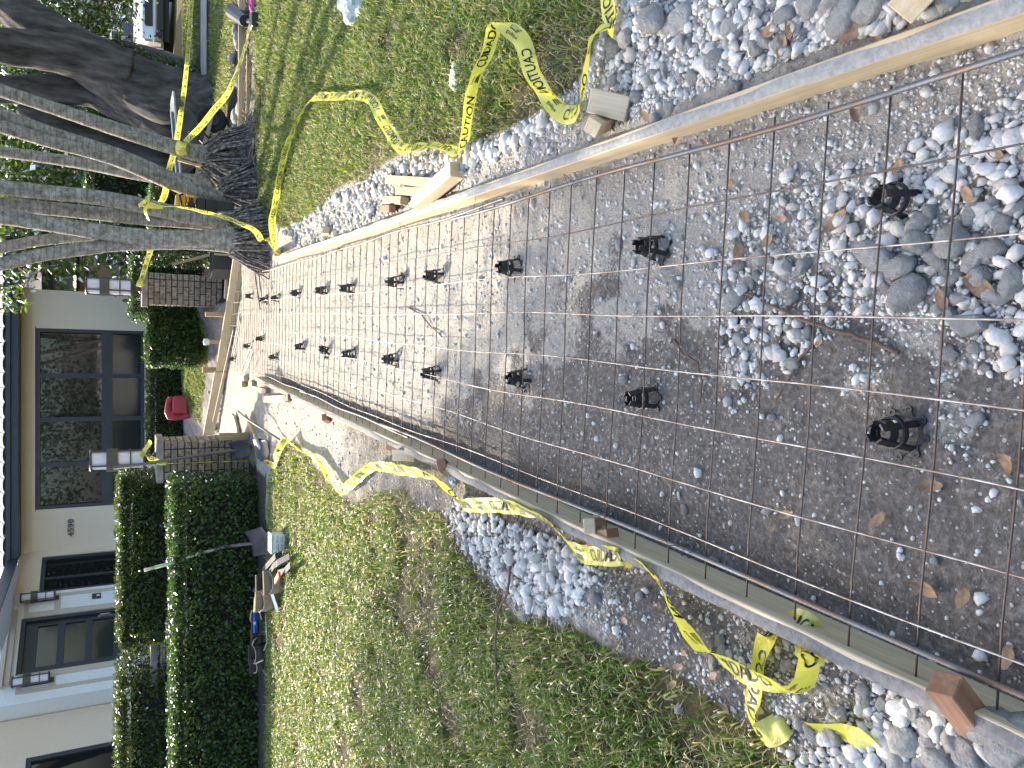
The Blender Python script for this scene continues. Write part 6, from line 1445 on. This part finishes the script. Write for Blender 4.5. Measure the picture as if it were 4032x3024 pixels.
m = MB().bar(S(1100, 2262, .17), S(1085, 2290, .14), .05, .02); m.build('marker', mat('orange_plastic', (.75, .16, .03)), t)
m = MB().bar(S(1066, 2325, .14), S(1095, 2410, .03), .03, .004, (0, -1, .5)); solo(m, 'steel_rule', STEEL, 'flat steel bar sticking out of the tan tool belt onto the grass', 'steel bar')
tc = S(1045, 2560); t = thing('tool_belt', 'dark leather tool belt with looped pale straps, left of the blue level', 'tool belt', tuple(tc), 0, 'tool belts by the hedge')
pouch(t, S(1045, 2565, .0), .20, .15, .09, .1, LEATHD, .3); pouch(t, S(1045, 2605, .0), .16, .14, .08, -.2, LEATHD, .35); pouch(t, S(1035, 2505, .02), .18, .12, .07, .2, LEATHD, .5, False); pouch(t, S(1045, 2450, .0), .24, .14, .08, 0, LEATHD, .55, False)
m = MB()
for P_ in ([(1025, 2500, .05), (1000, 2520, .14), (985, 2560, .14), (995, 2580, .08), (1015, 2560, .05)], [(1010, 2480, .05), (985, 2440, .16), (990, 2405, .16), (1020, 2400, .08), (1030, 2440, .05)], [(1040, 2560, .04), (1052, 2530, .05), (1048, 2450, .03), (1046, 2420, .03)], [(1035, 2600, .1), (1000, 2615, .12), (1010, 2640, .08), (1040, 2640, .02), (1048, 2660, .01)]):
    m.tube([on_ground(x, y, h) for x, y, h in P_], .008, 6)
m.build('strap', EDGE, t, smooth=True)
la, lb_ = S(1006, 2413, .12), S(1006, 2492, .12); t = thing('spirit_level', 'short blue torpedo spirit level lying across the tool belts', 'level', tuple((la + lb_) / 2)); BLUE = mat('blue_level', (.02, .10, .45), (.015, .08, .38), 4, .35)
MB().bar(la, lb_, .022, .04, (0, -.4, 1)).build('body', BLUE, t, bevel=.003); c_ = (la + lb_) / 2; MB().box(c_ + Vector((0, -.012, .012)), (.035, .012, .02)).build('vial', mat('vial_pale', (.6, .7, .6)), t)
# ---- litter
cp = S(1122, 682, .02); CAN = mat('can_white', (.72, .74, .72), (.66, .68, .66), 3, .3, .2); t = thing('drink_can', 'red and white drink can lying on the right lawn beside the yellow tape', 'can', tuple(cp))
Mc = Matrix.Rotation(math.pi / 2, 3, 'X') @ Matrix.Rotation(.0, 3, 'Z'); Mc = Matrix.Rotation(1.1, 3, 'Z') @ Mc
MB().lathe([(.033, -.05), (.033, .012)], 18, (0, 0, .033), Mc).build('body', CAN, t, world=False, smooth=True); MB().lathe([(.0333, .012), (.0333, .05)], 18, (0, 0, .033), Mc).build('red_band', mat('can_red', (.55, .05, .03)), t, world=False, smooth=True)
MB().lathe([(0, .058), (.024, .058), (.027, .061), (.033, .05)], 18, (0, 0, .033), Mc).lathe([(.033, -.05), (.026, -.06), (.022, -.056), (0, -.054)], 18, (0, 0, .033), Mc).build('lid', CHROME, t, world=False, smooth=True)
def crumple(name, p, r, m, label, cat, seed, sz=(1, .8, .6), z=.6):
    bm = bmesh.new(); bmesh.ops.create_icosphere(bm, subdivisions=3, radius=1); from mathutils import noise as mn
    o_ = Vector((seed * 7.1, seed * 3.3, 0))
    for v in bm.verts: v.co = Vector((v.co.x * sz[0], v.co.y * sz[1], v.co.z * sz[2])) * (1 + .45 * mn.noise(v.co * 1.8 + o_) + .3 * abs(mn.noise(v.co * 4 + o_)))
    me = bpy.data.meshes.new(name); bm.to_mesh(me); bm.free(); me.materials.append(m); o = link(name, me); o.location = p + Vector((0, 0, r * z * .6)); o.scale = (r, r, r); return set_props(o, label, cat)
crumple('plastic_bag', gD(780, 14), .12, mat('pale_bag', (.58, .62, .66), (.5, .54, .58), 3, .4), 'crumpled pale blue plastic bag lying on the right lawn at the edge of the view', 'bag', 3, (.8, 1.2, .8))
crumple('paper_scrap', gD(990, 166), .05, mat('white_paper', (.8, .8, .78)), 'crumpled white paper scrap on the right lawn inside the tape loop', 'paper', 5, (1.1, .7, .45))
crumple('pink_glove', gD(554, 9), .09, mat('pink_cloth', (.62, .09, .22), (.35, .06, .3), 4, .8), 'crumpled pink and purple glove on the lawn by the dirt strip', 'glove', 6, (1.2, .6, .5))
crumple('paint_rock', S(1795, 1882), .032, mat('blue_marking_paint', (.10, .24, .55), (.45, .46, .46), 1.3, .8, lo=.45, hi=.5), 'rock with blue marking paint beside the left form board', 'rock', 8)
# black corrugated drain hose on the strip
CORR = mat('black_corrugated', (.015, .016, .02), None, 5, .4); a = S(920, 45, .10); b = S(965, 82, .09); n = 28
t = thing('drain_pipe', 'black corrugated drain hose with square fitting lying across the dirt strip', 'drain pipe', tuple((a + b) / 2))
MB().tube([a.lerp(b, i / n) for i in range(n + 1)], [(.10 - .03 * i / n) * (1.06 if i % 2 else .94) for i in range(n + 1)], 12).build('hose', CORR, t)
c1 = S(975, 83, .07); c2 = S(993, 84, .06); MB().tube([b, c1, c2], [.035, .03, .03], 8).build('neck', CORR, t); MB().box(S(1004, 85, .05), (.16, .14, .09)).build('fitting', CORR, t, bevel=.01)
for i in range(16):
    q = gD(random.uniform(503, 530), random.uniform(40, 290)); rock(q, random.uniform(.05, .11), i, 'pale limestone lump in the dirt strip behind the right lawn', 'limestone lumps in the dirt strip')
# concrete flat chip and roots on the bed
fp_ = [gp(x, y, .012) for x, y in ((3757, 1250), (3880, 1237), (3905, 1290), (3822, 1332), (3772, 1292))]
m = MB().prism(fp_, (0, 0, .03)); solo(m, 'stone_slab', mat('grey_slab', (.24, .225, .205), (.19, .18, .165), 40, .9, bump=.4), 'flat grey four cornered stone slab beside the white rocks near the camera', 'stone', bevel=.004, fix=True)
ROOTM = mat('brown_root', (.17, .10, .07), (.09, .06, .045), 14, .9, bump=.4)
def root(px, r, label, z=.012):
    P_ = [on_ground(x, y, z) for x, y in px]; Q = []
    for i in range(len(P_) - 1):
        for k in range(5): Q.append(P_[i].lerp(P_[i + 1], k / 5) + Vector((random.gauss(0, r * .25), random.gauss(0, r * .25), 0)))
    Q.append(P_[-1]); m = MB().tube(Q, [r * (1 - .5 * i / len(Q)) for i in range(len(Q))], 7); return solo(m, 'root', ROOTM, label, 'root', 'roots and twigs on the walk', smooth=True)
root([(3536, 1388), (3440, 1345), (3330, 1310), (3190, 1270), (3060, 1215), (2960, 1165), (2880, 1145)], .0058, 'long brown root lying across the bare sand near the camera')
root([(3200, 1358), (3150, 1410), (3120, 1470), (3050, 1585)], .004, 'thinner forked twig on the brown sand left of the long root')
root([(2655, 1335), (2690, 1395), (2745, 1425), (2765, 1500), (2755, 1590)], .004, 'curved thin root on the grey sand in the middle of the walk')
root([(1605, 1210), (1660, 1240), (1690, 1280), (1740, 1325)], .005, 'knobbly dark root at the edge of the sunlit part of the walk')
root([(2010, 2230), (2000, 2330), (1960, 2410), (1950, 2520), (1955, 2700)], .006, 'thin dark runner in the left lawn', .05)
# dry leaves
LEAFM = mat('dry_leaf', (.30, .19, .10), (.16, .095, .055), 5, .7, orand=.35)
def leaf_mesh(seed):
    r = random.Random(seed); n = 7; V = []; Fs = []; cu = r.uniform(.1, .45); tw = r.uniform(-.5, .5)
    for i in range(n + 1):
        t = i / n; w = .25 * math.sin(math.pi * min(1, t * .92 + .04)) ** .8; x = t - .5
        for s in (-1, 0, 1): V.append((x, s * w * (1 + .1 * r.uniform(-1, 1)), cu * (x * x * 1.2) + (.16 * abs(s)) * cu * 2 + tw * x * s * .3))
    for i in range(n):
        for k in range(2): Fs.append((i * 3 + k, i * 3 + k + 1, i * 3 + 4 + k, i * 3 + 3 + k))
    me = bpy.data.meshes.new('dry_leaf'); me.from_pydata(V, [], Fs); me.materials.append(LEAFM); me.polygons.foreach_set('use_smooth', np.ones(len(Fs), bool)); return me
LM = [leaf_mesh(i) for i in range(6)]
LP = [(1810, 480, .085), (1595, 545, .075), (1660, 520, .06), (1690, 470, .05), (1665, 65, .07), (1690, 100, .07), (1712, 68, .07), (1840, 70, .08), (1900, 90, .05), (2120, 620, .09), (2035, 648, .06), (2010, 1050, .06), (2000, 1270, .07), (1895, 1125, .06), (1558, 840, .03), (1665, 1145, .03), (1770, 740, .03), (1120, 850, .03), (1525, 310, .05), (1610, 470, .05), (1460, 295, .05), (1395, 250, .06), (1490, 230, .04), (1850, 250, .05),
      (1260, 1420, .06), (1330, 1395, .05), (1375, 1500, .05), (1480, 1410, .05), (1465, 1440, .05), (1455, 1480, .06), (1250, 1560, .06), (1540, 1460, .05), (1570, 1530, .05), (1390, 1650, .05), (1485, 1660, .06), (1310, 1620, .05), (1180, 1490, .045), (1100, 1530, .05), (1060, 1400, .04), (1150, 1600, .05), (980, 1640, .045), (890, 1580, .05), (760, 150, .05), (860, 250, .05), (930, 180, .05), (1040, 90, .05), (1180, 60, .05), (700, 500, .03),
      (2180, 1000, .06), (2080, 1290, .06), (1700, 1110, .05), (2090, 420, .05), (2150, 330, .05), (1940, 360, .045), (1580, 400, .04), (2175, 1420, .06), (1425, 1310, .04), (1350, 1340, .05), (1290, 1500, .05), (1330, 1560, .055)]
for i, (x, y, L) in enumerate(LP):
    o = link('dry_leaf', LM[i % 6]); o.location = gD(x, y, .018); o.rotation_euler = (random.uniform(-.35, .35), random.uniform(-.35, .35), random.uniform(0, 6.28)); L *= .8; o.scale = (L, L, L); px_ = toPF(o.location.x, o.location.y)[0]; w_ = 'in the gravel and grass right of the right form board' if px_ > WR else 'on the walk under the wire mesh' if px_ > WL else 'in the grass and dirt left of the left form board'; set_props(o, 'curled brown dry leaf lying ' + w_, 'dry leaf', 'dry leaves ' + w_)
